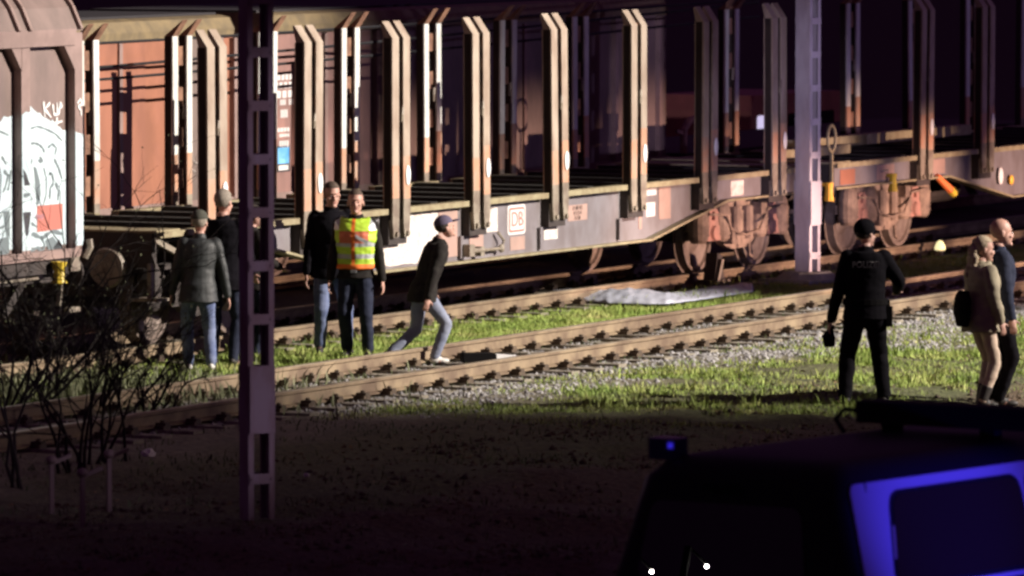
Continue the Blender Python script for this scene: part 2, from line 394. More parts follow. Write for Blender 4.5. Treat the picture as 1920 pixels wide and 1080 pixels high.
# ------------------------------------------------------------------ wagons
def bogie(root, xc, name='bogie', reds=True, dark=False):
    FM = 'chassis' if dark else 'bogie'  # dark: underframe colour stands in for the shade on this bogie
    b = MB()
    for s in (-1, 1):
        y = s * .93
        top = [(-1.34, .86), (-1.20, 1.02), (-.62, 1.06), (-.34, 1.10), (.34, 1.10), (.62, 1.06), (1.20, 1.02), (1.34, .86)]
        bot = [(1.34, .62), (1.24, .56), (.62, .62), (.44, .50), (.20, .44), (-.20, .44), (-.44, .50), (-.62, .62), (-1.24, .56), (-1.34, .62)]
        b.prism(top + bot, 'y', y - .05, y + .05)
        for x in (-.2, .2): b.tube([(x, y + s*.09, .56), (x, y + s*.09, .98)], .075, 10)
        b.box(-.14, .14, y - .09, y + .09, .98, 1.16); b.bar((-.30, y + s*.07, .60), (.30, y + s*.07, .60), .05, .07)
        for x in (-1.05, -.48, .48, 1.05): b.tube([(x, y + s*.04, 1.0), (x, y + s*.10, 1.0)], .035, 8)
    b.box(-.24, .24, -1.0, 1.0, .62, .92); b.box(-1.3, -1.2, -1.0, 1.0, .70, .82); b.box(1.2, 1.3, -1.0, 1.0, .70, .82)
    for s in (-1, 1):
        y = s * 1.13
        b.tube([(-1.25, y, .93), (-.7, y, .90), (-.55, y, .70), (-.1, y, .62), (.35, y, .66), (.6, y, .92), (1.2, y, .95)], .018, 6)
        b.box(-.52, -.42, min(y, y - s*.12), max(y, y - s*.12), .52, .72); b.box(.40, .54, min(y, y - s*.12), max(y, y - s*.12), .86, 1.02); b.tube([(.0, y, .50), (.02, y, .36), (.1, y, .33)], .022, 6)
    bo = b.build(name, FM, root, loc=(xc, 0, 0))
    for x in (-.925, .925):
        ax = MB().tube([(x, -1.0, .62), (x, 1.0, .62)], .07, 10).build('axle', 'chassis', bo)
        for s in (-1, 1):
            w = MB()
            prof = [(.0, .46), (.03, .49), (.032, .455), (.135, .445), (.135, .40), (.10, .38), (.075, .20), (.11, .14), (.13, .10), (.13, 0)]
            pin = [(.0, .46), (.0, .40), (.035, .38), (.05, .20), (.0, .12), (.0, 0)]
            def lathe(pr):
                sg = 28; v = []; f = []
                for (d, r) in pr:
                    for k in range(sg):
                        a = 2 * math.pi * k / sg; v.append((x + r * math.cos(a), s * (.685 + d), .62 + r * math.sin(a)))
                for i in range(len(pr) - 1):
                    for k in range(sg): f.append((i*sg+k, i*sg+(k+1) % sg, (i+1)*sg+(k+1) % sg, (i+1)*sg+k))
                w.add(v, f)
            lathe(prof); lathe(pin)
            w.build('wheel', 'wheel', bo, smooth=False)
            a = MB(); y0, y1 = (.88, 1.05) if s > 0 else (-1.05, -.88)
            a.prism([(x - .31, .58), (x + .31, .58), (x + .30, .63), (x + .16, .78), (x + .11, .98), (x - .11, .98), (x - .16, .78), (x - .30, .63)], 'y', y0, y1)
            a.tube([(x, s * 1.05, .68), (x, s * 1.09, .68)], [.10, .08], 14); a.box(x - .05, x + .05, min(s*1.05, s*1.09), max(s*1.05, s*1.09), .84, .95)
            a.build('axle_box', 'bogie_red' if reds else FM, bo)
            sp = MB()
            for q in (-1, 1):
                xx = x + q * .335
                sp.loft([((xx, s*.99, .56), .10, .09), ((xx, s*.99, .60), .145, .12), ((xx, s*.99, .72), .165, .13), ((xx, s*.99, .88), .165, .13), ((xx, s*.99, 1.0), .135, .12), ((xx, s*.99, 1.08), .08, .08)], 14)
                for zz in (.66, .78, .90): sp.loft([((xx, s*.99, zz - .012), .172, .137), ((xx, s*.99, zz + .012), .172, .137)], 14)
                sp.build('spring', FM, bo); sp = MB()
    return bo

def stake(root, xc, s, prims, seed):
    """one stake: two bent posts side by side with battens between; outer face at y = s*1.37"""
    rn = random.Random(seed); b = MB(); yo = s * 1.37; d = -s
    white = s > 0; bd = d
    if white: yo -= .11; d = 1
    for q in (-1, 1):
        i_, o_ = (.11, .235) if white else (.055, .225); a0, a1 = (xc - o_, xc - i_) if q < 0 else (xc + i_, xc + o_)
        # outer plate, following the bend
        z_s = 1.52 + rn.uniform(-.03, .03); z_p = z_s + (.42 if q < 0 else .52) + rn.uniform(-.05, .05)
        for (za, zb, m) in ((1.30, z_s, 2), (z_s, z_p, 1), (z_p, 3.37, 0)):
            b.box(a0, a1, min(yo, yo + d*.022), max(yo, yo + d*.022), za, zb, m)
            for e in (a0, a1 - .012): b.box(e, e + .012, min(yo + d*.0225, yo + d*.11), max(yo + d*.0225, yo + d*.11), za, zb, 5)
            if s < 0: b.box(a0, a0 + .05, min(yo + d*.11, yo + d*.125), max(yo + d*.11, yo + d*.125), za, zb, m)
        b.prism([(yo, 3.37), (yo + bd*.13, 3.56), (yo + bd*.13 + d*.02, 3.545), (yo + d*.11, 3.37)], 'x', a0, a1, 3 if white else 0)
        # foot, tapered and bolted to the sole bar
        b.prism([(a0, 1.30), (a1, 1.30), (a1 - .03, 1.10), (a0 + .03, 1.10)], 'y', min(yo, yo + d*.05), max(yo, yo + d*.05), 2)
        b.tube([((a0+a1)/2, yo, 1.14), ((a0+a1)/2, yo - d*.03, 1.14)], .03, 8, 2)
    z = 1.62; k = 0
    while z < 3.35:
        h = .22 if white else .10
        b.box(xc - i_, xc + i_, min(yo + d*.05, yo + d*.07), max(yo + d*.05, yo + d*.07), z, z + h, 3); z += .47 if white else rn.uniform(.22, .33); k += 1
    b.tube([(xc, yo - d*.005, 2.42), (xc - .02, yo - d*.02, 2.5), (xc + .01, yo - d*.01, 2.58)], .02, 6, 2)
    b.box(xc - .23, xc + .23, min(yo + d*.05, yo + d*.20), max(yo + d*.05, yo + d*.20), 1.02, 1.40, 4)
    m0 = 'stake_white' if white else 'stake_beige'
    o = b.build('stake', [m0, 'stake_primer', 'stake_grey', 'stake_rust', 'chassis', 'stake_side_shade'], root)
    kx, ky = rn.uniform(-.014, .014), rn.uniform(-.008, .008)      # each post a little bent
    for v in o.data.vertices:
        if v.co.z > 1.45: v.co.x += kx * (v.co.z - 1.45) + .006 * math.sin(v.co.z * 4 + seed); v.co.y += ky * (v.co.z - 1.45)
    if s < 0:
        e = MB().ell((xc + .15, yo - .012, 1.80), (.058, .012, .115), 14, 10)
        e.build('reflector', 'reflector', o, smooth=True)
    return o

def flat_wagon(tc, x0, x1, bogies, fish, stakes, label, yardtag, reds, far=None, sole0=None, dark=()):
    """x0..x1 body ends, fish = (left top, left bottom, right bottom, right top) of the deep sole bar"""
    root = empty('stake_wagon', pt(tc, 4.32), YAW); tag(root, label, 'freight wagon', 'flat wagons with upright stakes')
    X = lambda t: t - tc
    a, b_, c, d = map(X, fish); x0 = X(x0); x1 = X(x1)
    for s in (-1, 1):
        mb = MB(); y = s * 1.20
        xs = X(sole0) if sole0 is not None else x0
        prof = [(xs, 1.36), (xs, 1.10), (a, 1.10), (b_, .72), (c, .72), (d, 1.10), (x1, 1.10), (x1, 1.36)]
        mb.prism(prof[::-1], 'y', y - .012, y + .012)
        pts = [(xs, 1.10), (a, 1.10), (b_, .72), (c, .72), (d, 1.10), (x1, 1.10)]
        for p, q in zip(pts[:-1], pts[1:]):
            mb.bar((p[0], y + s * .03, p[1]), (q[0], y + s * .03, q[1]), .17, .026, 1)
        for k, t in enumerate(stakes):       # stiffeners below each stake
            if b_ < X(t) < c: mb.bar((X(t) - .30, y + s * .045, .76), (X(t) - .30, y + s * .045, 1.02), .03, .07, 0)
        mb.build('sole_bar', ['sole_bar', 'deck_edge'], root)
        e = MB(); last = x0
        for t in list(stakes) + [None]:
            nxt = X(t) - .25 if t is not None else x1
            if nxt > last + .05: e.box(last, nxt, min(y, y + s*.13), max(y, y + s*.13), 1.366, 1.43)
            last = X(t) + .25 if t is not None else x1
        e.build('deck_edge', 'deck_edge', root)
    dk = MB(); dk.box(x0 + .02, x1 - .02, -1.185, 1.185, 1.30, 1.362)
    x = x0 + .5
    while x < x1 - .3: dk.box(x - .09, x + .09, -1.17, 1.17, 1.362, 1.44); x += 1.07
    dk.build('deck', 'deck', root)
    ch = MB(); ch.box(x0 + .1, x1 - .1, -.24, .24, .88, 1.295)
    for x in np.arange(x0 + 1.0, x1 - .5, 1.6): ch.box(x - .06, x + .06, -1.18, 1.18, 1.06, 1.295)
    ch.tube([((x0+x1)/2 - 1.2, .55, .72), ((x0+x1)/2 + .2, .55, .72)], .19, 14); ch.box((x0+x1)/2 + .6, (x0+x1)/2 + 1.0, -.7, -.35, .62, .98)
    ch.build('underframe', 'chassis', root)
    for s in (-1, 1):
        e = x0 if s < 0 else x1
        h = MB(); h.box(min(e, e + s*.1), max(e, e + s*.1), -1.28, 1.28, 1.04, 1.42); h.box(min(e - s*.5, e + s*.105), max(e - s*.5, e + s*.105), -1.30, 1.30, 1.425, 1.447, 1)
        h.build('headstock', ['chassis', 'deck_edge'], root)
        for q in (-1, 1):
            bf = MB(); bf.tube([(e + s*.1, q*.875, 1.06), (e + s*.26, q*.875, 1.06)], .10, 12); bf.tube([(e + s*.22, q*.875, 1.06), (e + s*.34, q*.875, 1.06)], .075, 12)
            bf.tube([(e + s*.34, q*.875, 1.06), (e + s*.38, q*.875, 1.06)], [.22, .20], 18); bf.build('buffer', 'stake_grey' if s < 0 else 'chassis', root)
        hk = MB(); hk.bar((e + s*.1, 0, 1.02), (e + s*.32, 0, 1.02), .06, .10); hk.tube([(e + s*.3, 0, 1.08), (e + s*.40, 0, 1.0), (e + s*.36, 0, .82), (e + s*.33, 0, .62)], .022, 6); hk.build('coupling_hook', 'chassis', root)
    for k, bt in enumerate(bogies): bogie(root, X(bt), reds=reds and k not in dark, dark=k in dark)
    for k, t in enumerate(stakes):
        stake(root, X(t), -1, None, k * 7 + yardtag)
    for k, t in enumerate(far or [q - .36 for q in stakes]): stake(root, X(t), 1, None, k * 11 + yardtag)
    return root, X

SPC = [-2.27, -.02, 2.17, 4.27, 6.43, 8.68, 10.82, 13.0]
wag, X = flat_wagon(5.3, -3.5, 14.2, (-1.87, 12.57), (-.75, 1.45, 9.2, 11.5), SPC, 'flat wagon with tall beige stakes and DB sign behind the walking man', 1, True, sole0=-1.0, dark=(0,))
ys = -1.20 - .012
def plate(x0, x1, z0, z1, name, m, y=ys, th=.006, parent=None, rag=0):
    b = MB()
    if rag:
        n = 14; top = [(x1 - (x1-x0)*i/n, z1 - random.uniform(0, rag)) for i in range(n + 1)]; bot = [(x0 + (x1-x0)*i/n, z0 + random.uniform(0, rag)*.4) for i in range(n + 1)]
        b.prism(bot + top, 'y', y - th, y - .002)
    else: b.box(x0, x1, y - th, y - .002, z0, z1)
    return b.build(name, m, parent or wag)
plate(X(2.0), X(3.42), .76, 1.35, 'whitened_panel', 'sole_white', rag=.05)
plate(X(3.44), X(3.93), .79, 1.33, 'painted_panel', 'sole_pink')
plate(X(4.62), X(5.0), 1.02, 1.32, 'white_plate', 'sole_white', rag=.03)
# the round-cornered DB sign
def rr(x0, x1, z0, z1, r, n=5):
    p = []
    for cx, cz, a0 in ((x1-r, z1-r, 0), (x0+r, z1-r, 90), (x0+r, z0+r, 180), (x1-r, z0+r, 270)):
        for i in range(n + 1): a = R(a0 + 90 * i / n); p.append((cx + r*math.cos(a), cz + r*math.sin(a)))
    return p
dbx0, dbx1 = X(5.27), X(5.76)
lg = MB().prism(rr(dbx0, dbx1, .965, 1.315, .05), 'y', ys - .008, ys - .003).build('logo_plate', 'label_white', wag)
MB().prism(rr(dbx0 + .035, dbx1 - .035, .995, 1.285, .035), 'y', ys - .012, ys - .009).build('logo_border', 'graffiti_red', lg)
MB().prism(rr(dbx0 + .06, dbx1 - .06, 1.02, 1.26, .025), 'y', ys - .0155, ys - .013).build('logo_field', 'label_white', lg)
text_mesh('DB', .25, 'logo_letters', 'graffiti_red', lg, ((dbx0+dbx1)/2, ys - .019, 1.14), FACE_NEAR, .002, 1.0)
for (t0, t1, z0, z1, m) in ((5.35, 5.75, .78, .94, 'sole_pink'), (4.25, 4.62, .80, 1.03, 'sole_pink'), (6.28, 6.66, .86, .99, 'sole_white'), (6.95, 7.5, 1.05, 1.24, 'sole_pink'), (9.10, 9.52, 1.26, 1.34, 'label_white'), (9.22, 9.48, 1.0, 1.17, 'label_white'), (9.0, 9.09, .86, 1.34, 'sole_pink'), (9.6, 9.95, .95, 1.34, 'sole_pink'), (11.8, 12.2, 1.14, 1.33, 'sole_white')):
    plate(X(t0), X(t1), z0, z1, 'marking_panel', m)
for k in range(3): text_mesh(('31 80 471', '8 113-4', 'D-DB')[k], .07, 'marking', 'chassis', wag, (X(7.22), ys - .0085, 1.20 - k*.06), FACE_NEAR, .001)
bv = MB()      # brake valve and cocks on the sole bar
bv.box(X(3.98), X(4.12), ys - .14, ys, .78, .92); bv.tube([(X(4.05), ys - .1, .85), (X(4.3), ys - .12, .84)], .03, 8); bv.box(X(4.32), X(4.42), ys - .12, ys, .77, .88); bv.tube([(X(4.9), ys - .06, 1.02), (X(5.02), ys - .08, .92), (X(4.95), ys - .08, .80)], .018, 6)
bv.tube([(X(4.3), ys - .12, .84), (X(4.95), ys - .08, .83)], .02, 6); bv.ell((X(4.95), ys - .08, .83), (.05, .04, .05)); bv.build('brake_valve', 'stake_grey', wag)
st = MB(); st.bar((X(-3.62), -1.28, 1.10), (X(-3.62), -1.28, .72), .05, .09); st.box(X(-3.75), X(-3.45), -1.42, -1.1, .70, .73); st.bar((X(-3.55), -1.26, 1.36), (X(-3.0), -1.26, 1.18), .05, .06); st.build('shunter_step', 'stake_grey', wag)

wag3, X3 = flat_wagon(23.0, 15.0, 31.6, (17.42, 29.4), (18.95, 21.3, 25.2, 27.4), [17.98, 20.2, 22.4, 24.6, 26.8, 29.0], 'flat wagon with an orange panel and a loop handle at its end', 40, True, far=[17.45, 21.7, 24.0, 26.2, 28.4])
def plate3(t0, t1, z0, z1, name, m): return plate(X3(t0), X3(t1), z0, z1, name, m, parent=wag3)
plate3(15.35, 15.85, 1.13, 1.33, 'orange_panel', 'orange_wall'); plate3(16.6, 17.2, 1.14, 1.34, 'marking_panel', 'sole_pink'); plate3(16.72, 17.0, 1.24, 1.28, 'marking', 'label_white')
plate3(18.4, 19.0, 1.14, 1.34, 'marking_panel', 'sole_pink')
hb = MB(); hb.bar((X3(14.86), -1.30, .95), (X3(14.86), -1.30, 1.60), .035, .035)
hb.tube([(X3(14.86) + .13 * math.sin(a), -1.30, 1.76 + .17 * math.cos(a)) for a in np.linspace(0, 2 * math.pi, 25)], .022, 6)
hb.build('loop_handle', 'deck_edge', wag3)
for (t, z, n, m) in ((14.78, 1.05, 'amber_handle', 'reflector_amber'), (16.95, 1.08, 'yellow_handle', 'yellow_paint')):
    b = MB(); b.tube([(X3(t), -1.30, z - .10), (X3(t), -1.30, z - .02), (X3(t), -1.30, z + .06), (X3(t), -1.30, z + .14)], [.07, .055, .05, .06], 10); b.bar((X3(t), -1.30, z + .1), (X3(t), -1.18, z + .12), .04, .04); b.build(n, m, wag3)
b = MB(); b.tube([(X3(18.55), -1.28, 1.12), (X3(18.85), -1.36, .92)], [.04, .055], 8, 1); b.tube([(X3(18.85), -1.36, .92), (X3(18.95), -1.38, .86)], [.06, .05], 8, 0); b.build('brake_lever', ['yellow_paint', 'orange_paint'], wag3)
b = MB(); b.ell((X3(20.95), -1.26, 1.02), (.07, .03, .12)); b.build('reflector', 'reflector', wag3); b = MB(); b.ell((X3(21.35), -1.26, .95), (.06, .03, .07)); b.build('side_lamp', 'reflector_amber', wag3)
# crosswise timbers and a side rail lying on the end deck
b = MB(); b.box(X3(15.0), X3(17.4), -.5, -.3, 1.46, 1.58); b.box(X3(17.8), X3(24), .4, .6, 1.46, 1.6); b.build('deck_timber', 'deck_edge', wag3)

# the wagon with graffiti at the left edge
def q1(x, y): return -6.99 + x * .01116, 2.34 - (y - 300) / 175.5
gw = empty('graffiti_wagon', pt(-11, 4.32), YAW); tag(gw, 'brown sliding wall wagon covered with white graffiti', 'freight wagon')
G = lambda t: t + 11.0
E1 = -5.26; yp = -1.27; yf = -1.37                    # panel plane, frame plane
b = MB(); b.box(G(-17), G(E1) - .03, yp, 1.27, 1.30, 3.52); b.build('wall', 'brown_wall', gw)
b = MB(); 
t = -6.45
while t > -17: b.box(G(t) - .09, G(t) + .09, yf, yp, 1.30, 3.50); t -= 1.10
b.box(G(E1) - .16, G(E1), yf, yp, 1.27, 3.60)
b.box(G(-17), G(E1) - .16, yf - .02, yp, 3.47, 3.64)
b.box(G(-17), G(E1) - .16, yf - .01, yp, 1.27, 1.36)
t = E1 - .16
while t > -16:
    b.prism([(G(t), 3.47), (G(t) - .22, 3.47), (G(t), 3.22)], 'y', yf, yp); t -= 1.10
b.box(G(E1) - .03, G(E1), yp, 1.37, 1.27, 3.60)
b.build('wall_frame', 'brown_frame', gw)
rf = MB(); arc = [(-1.39, 3.62), (-1.28, 3.86), (-1.10, 4.10), (-.75, 4.28), (0, 4.36), (.75, 4.28), (1.10, 4.10), (1.28, 3.86), (1.39, 3.62)]
rf.prism(arc, 'x', G(-17), G(E1) - .02, 0)
for t in [-5.35, -6.40, -6.64, -8.3, -8.54, -10.2, -10.44, -12.1, -12.34, -14, -14.24]:
    for p, q in zip(arc[:-1], arc[1:]): rf.bar((G(t), p[0], p[1] + .01), (G(t), q[0], q[1] + .01), .07, .05, 1, up=(1, 0, 0))
rf.build('roof', ['brown_wall', 'brown_frame'], gw)
b = MB(); b.box(G(-17), G(E1) - .1, -1.2, 1.2, 1.02, 1.27); b.box(G(-17), G(E1) - .1, -1.33, -1.28, 1.12, 1.262)
for x in (-6.2, -8.4): b.bar((G(x), -1.2, 1.1), (G(x) - .3, -1.1, .7), .08, .08)
b.box(G(-7.3), G(-5.9), -1.25, -1.15, 1.06, 1.13, 1)
b.build('underframe', ['chassis', 'stake_grey'], gw)
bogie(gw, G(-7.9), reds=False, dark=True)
for q in (-1, 1):
    bf = MB(); bf.tube([(G(E1) - .1, q*.875, 1.06), (G(E1) + .35, q*.875, 1.06)], .10, 12); bf.tube([(G(E1) + .50, q*.875, 1.06), (G(E1) + .55, q*.875, 1.06)], [.21, .20], 18); bf.tube([(G(E1) + .3, q*.875, 1.06), (G(E1) + .5, q*.875, 1.06)], .075, 12); bf.build('buffer', 'chassis', gw)
b = MB(); b.tube([(G(-5.86), -1.42, 1.24), (G(-5.86), -1.42, 1.14), (G(-5.86), -1.42, 1.06), (G(-5.86), -1.42, 1.02)], [.085, .055, .07, .085], 10); b.bar((G(-5.86), -1.42, 1.22), (G(-5.86), -1.28, 1.22), .05, .05); b.build('yellow_handle', 'yellow_paint', gw)
MB().bar((G(-5.80), -1.40, 1.0), (G(-5.84), -1.40, .78), .05, .03).build('hanging_link', 'stake_grey', gw); MB().box(G(-5.6), G(-5.38), -1.40, -1.33, .70, .75).build('foot_step', 'stake_grey', gw)
b = MB(); b.box(G(-5.5), G(-5.3), -1.36, -1.28, 1.12, 1.3); b.tube([(G(E1) - .02, -1.40, 1.25), (G(E1) + .03, -1.44, 1.36), (G(E1) + .04, -1.42, 1.44)], .035, 7); b.build('end_bracket', 'stake_grey', gw)
# spray paint, laid on panels and posts
def ztop(t): return float(np.interp(t, [-9, -7.4, -7.0, -6.65, -6.2, -5.85, -5.55, -5.26], [2.4, 2.55, 2.70, 2.76, 2.86, 2.72, 2.62, 2.53]))
def sprayed(t0, t1, y):
    n = max(2, int((t1 - t0) / .03)); ts = np.linspace(t0, t1, n)
    MBp = MB(); MBp.prism([(G(t), 1.40 if y == yp else 1.385) for t in ts] + [(G(t), ztop(t) + .03 * noise.noise(Vector((t * 9, 0, 0))) + random.uniform(-.015, .01)) for t in ts[::-1]], 'y', y - .005, y - .001)
    return MBp.build('graffiti', 'graffiti_white', gw)
gr = sprayed(-6.36, -5.42, yp); sprayed(-7.46, -6.54, yp); sprayed(-6.54, -6.36, yf); sprayed(-5.42, -5.26, yf); sprayed(-8.6, -7.64, yp); sprayed(-7.64, -7.46, yf)
def stroke(pts, wd, m, y, name='graffiti_line'):
    P = []
    for i in range(len(pts) - 1):       # densify
        for k in range(6):
            a = k / 6; P.append((pts[i][0]*(1-a) + pts[i+1][0]*a, pts[i][1]*(1-a) + pts[i+1][1]*a))
    P.append(pts[-1]); P = [q1(*p) for p in P]
    L, Rr = [], []
    for i, p in enumerate(P):
        a = P[max(0, i-1)]; c = P[min(len(P)-1, i+1)]; d = Vector((c[0]-a[0], c[1]-a[1])).normalized(); n = Vector((-d.y, d.x)) * wd / 2 * (.75 + .25 * math.sin(i))
        L.append((G(p[0] + n.x), p[1] + n.y)); Rr.append((G(p[0] - n.x), p[1] - n.y))
    b = MB()
    for i in range(len(P) - 1): b.prism([L[i], L[i+1], Rr[i+1], Rr[i]], 'y', y - .010, y - .006)
    return b.build(name, m, gw)
def shape(pts, m, y, name='graffiti_fill'):
    return MB().prism([(G(q1(*p)[0]), q1(*p)[1]) for p in pts], 'y', y - .009, y - .0055).build(name, m, gw)
arcp = [(58 + 18 + 22 * math.cos(a), 300 - 24 * math.sin(a)) for a in np.linspace(2.9, .25, 8)]
stroke(arcp, .03, 'graffiti_grey', yp)
shape([(77, 318), (82, 322), (88, 345), (90, 370), (86, 388), (82, 388), (81, 365), (79, 340)], 'graffiti_grey', yp)
shape([(85, 308), (92, 303), (95, 310), (90, 314)], 'graffiti_grey', yp)
stroke([(106, 333), (112, 335), (114, 352), (108, 360), (107, 380)], .035, 'graffiti_grey', yp); stroke([(116, 308), (124, 325), (130, 345)], .035, 'graffiti_grey', yp)
shape([(83, 390), (131, 390), (131, 436), (83, 438)], 'graffiti_red', yp, 'orange_patch'); text_mesh('mvp', .10, 'patch_lettering', 'graffiti_pink', gw, (G(-6.02), yp - .012, 1.72), FACE_NEAR, .001)
shape([(59, 396), (66, 396), (62, 440), (58, 440)], 'graffiti_grey', yp); stroke([(58, 312), (64, 305), (68, 296)], .03, 'graffiti_grey', yp)
stroke([(60, 452), (75, 440), (92, 450), (112, 438), (131, 446)], .05, 'graffiti_grey', yp)
shape([(98, 455), (112, 448), (128, 470), (105, 476)], 'graffiti_grey', yp)
for pl in ([(0, 275), (8, 285), (14, 292)], [(18, 296), (26, 310)], [(30, 330), (24, 352), (20, 360)], [(0, 420), (14, 424), (26, 420)]): stroke(pl, .03, 'graffiti_grey', yp)
shape([(-2, 300), (5, 305), (9, 330), (8, 365), (2, 380), (-2, 382)], 'graffiti_pink', yp); shape([(20, 395), (32, 395), (32, 440), (26, 440)], 'graffiti_grey', yp)
stroke([(35, 322), (30, 355), (28, 356)], .03, 'graffiti_grey', yp); shape([(8, 445), (30, 440), (31, 470), (16, 476)], 'graffiti_grey', yp)
shape([(42, 320), (48, 330), (54, 350), (44, 350)], 'graffiti_dark', yf); stroke([(43, 368), (53, 366)], .05, 'graffiti_grey', yf); shape([(41, 398), (56, 398), (50, 440), (46, 440)], 'graffiti_dark', yf)
for pl in ([(96, 202), (98, 230)], [(108, 205), (98, 216), (110, 232)], [(113, 208), (115, 226), (122, 228), (121, 206)], [(124, 228), (127, 206), (131, 212), (125, 217)], [(116, 243), (131, 240)], [(121, 232), (120, 248)]): stroke(pl, .034, 'tag_white', yp, 'tag_stroke')
for pl, wd_ in (([(57, 262), (70, 250), (84, 246), (100, 252), (118, 262), (131, 276)], .022), ([(60, 335), (66, 352), (72, 376), (70, 398), (62, 412)], .03), ([(96, 322), (101, 345), (100, 372), (94, 392)], .022), ([(118, 352), (124, 368), (122, 384)], .04), ([(60, 426), (72, 420), (82, 428)], .03), ([(90, 446), (97, 462), (92, 476)], .04), ([(66, 300), (74, 306), (71, 318), (62, 322)], .022), ([(104, 286), (112, 280), (120, 288), (117, 300)], .025), ([(60, 474), (84, 466), (96, 478)], .05)):
    stroke(pl, wd_, 'graffiti_grey', yp)
for pl, wd_ in (([(2, 258), (14, 250), (30, 258)], .022), ([(12, 310), (16, 330), (15, 360), (11, 388)], .03), ([(22, 322), (31, 332)], .04), ([(4, 396), (10, 410), (18, 400)], .03), ([(2, 450), (8, 436), (14, 452), (6, 468)], .04)):
    stroke(pl, wd_, 'graffiti_grey', yp)
shape([(0, 470), (12, 462), (20, 480), (0, 484)], 'graffiti_grey', yp); shape([(112, 470), (124, 455), (131, 468), (131, 480)], 'graffiti_dark', yp)
stroke([(144, 208), (149, 200), (153, 210), (145, 213), (151, 222), (151, 232)], .026, 'tag_white', yf, 'tag_stroke')

# brown covered wagons on the next track
def covered(t0, t1, label, panels, ymat):
    tc = (t0 + t1) / 2; root = empty('covered_wagon', pt(tc, 8.8), YAW); tag(root, label, 'freight wagon', 'brown covered wagons on the rear track')
    Q = lambda t: t - tc
    b = MB(); b.box(Q(t0), Q(t1), -1.36, 1.36, 1.24, 3.25); b.build('wall', ymat, root)
    e = MB(); e.prism([(-1.42, 3.24), (-1.43, 3.34), (-1.36, 3.47), (-1.25, 3.50), (1.25, 3.50), (1.36, 3.47), (1.43, 3.34), (1.42, 3.24)], 'x', Q(t0) + .08, Q(t1) - .08); e.build('eave', 'eave', root)
    MB().box(Q(t0) + .1, Q(t1) - .1, -1.18, 1.18, 3.502, 3.53).build('roof', 'roof_dark', root)
    for (a, c, m) in panels: MB().box(Q(a), Q(c), -1.40, -1.362, 1.26, 3.23).build('wall_panel', m, root)
    f = MB()
    for x in np.arange(t0 + .06, t1, 1.45): f.box(Q(x) - .04, Q(x) + .04, -1.43, -1.36, 1.26, 3.22)
    f.box(Q(t0), Q(t1), -1.42, -1.36, 1.20, 1.28); f.build('wall_rib', 'brown_frame', root)
    u = MB(); u.box(Q(t0) + .1, Q(t1) - .1, -1.2, 1.2, .95, 1.198); u.box(Q(t0) + .3, Q(t1) - .3, -1.25, -1.15, .98, 1.02); u.build('underframe', 'chassis', root)
    for x in (t0 + 2.2, t1 - 2.2): bogie(root, Q(x), reds=False)
    return root, Q
cw, Q = covered(-9.5, 6.55, 'brown covered wagon with orange wall panels behind the first stakes', [(-8, -4, 'orange_wall'), (2.2, 4.25, 'orange_wall'), (5.02, 6.25, 'panel_grey')], 'orange_wall')
def ln(pts, wd, m, y, root, QQ, name):
    b = MB()
    for p, q in zip(pts[:-1], pts[1:]): b.bar((QQ(p[0]), y, p[1]), (QQ(q[0]), y, q[1]), wd, .004, 0, up=(0, 1, 0)) if False else b.tube([(QQ(p[0]), y, p[1]), (QQ(q[0]), y, q[1])], wd / 2, 5)
    return b.build(name, m, root)
for pl in ([(5.15, 2.2), (5.25, 2.0), (5.3, 2.2), (5.45, 1.75), (5.62, 1.7), (5.7, 1.95)], [(5.8, 1.9), (5.72, 1.72), (5.9, 1.65), (6.0, 1.9), (5.85, 2.0)], [(5.2, 1.72), (5.5, 1.62)]): ln(pl, .035, 'graffiti_faint', -1.402, cw, Q, 'graffiti_line')
cw2, Q2 = covered(7.42, 19.4, 'covered wagon with white lettering and a blue sticker behind the stakes', [(7.55, 8.85, 'panel_pink'), (9.0, 10.2, 'panel_pink'), (10.4, 13.2, 'panel_grey'), (13.4, 16.2, 'panel_grey')], 'brown_wall')
def lab(t, z, s, txt): text_mesh(txt, s, 'lettering', 'label_white', cw2, (Q2(t), -1.404, z), FACE_NEAR, .001)
def rect(t0, t1, z0, z1, m, name, y=-1.40): MB().box(Q2(t0), Q2(t1), y - .006, y - .001, z0, z1).build(name, m, cw2)
for k, (t, z, w_, h) in enumerate([(7.86, 2.70, .42, .07), (7.82, 2.60, .5, .08), (7.78, 2.49, .6, .09), (7.80, 2.39, .16, .07), (8.02, 2.39, .14, .07), (7.83, 2.25, .2, .10), (7.82, 2.05, .34, .05), (7.84, 1.98, .28, .04), (7.83, 1.87, .26, .09)]):
    for j in range(4): rect(t - w_/2 + j*w_/4, t - w_/2 + (j+.72)*w_/4, z - h/2, z + h/2, 'label_white', 'lettering')
lab(8.3, 2.25, .16, 'A'); lab(8.3, 2.02, .12, 'h')
rect(7.60, 7.98, 1.53, 1.85, 'black_rim', 'sticker_frame'); rect(7.64, 7.94, 1.63, 1.83, 'blue_sticker', 'blue_sticker', -1.407); rect(7.66, 7.92, 1.55, 1.61, 'label_white', 'sticker_text', -1.407)
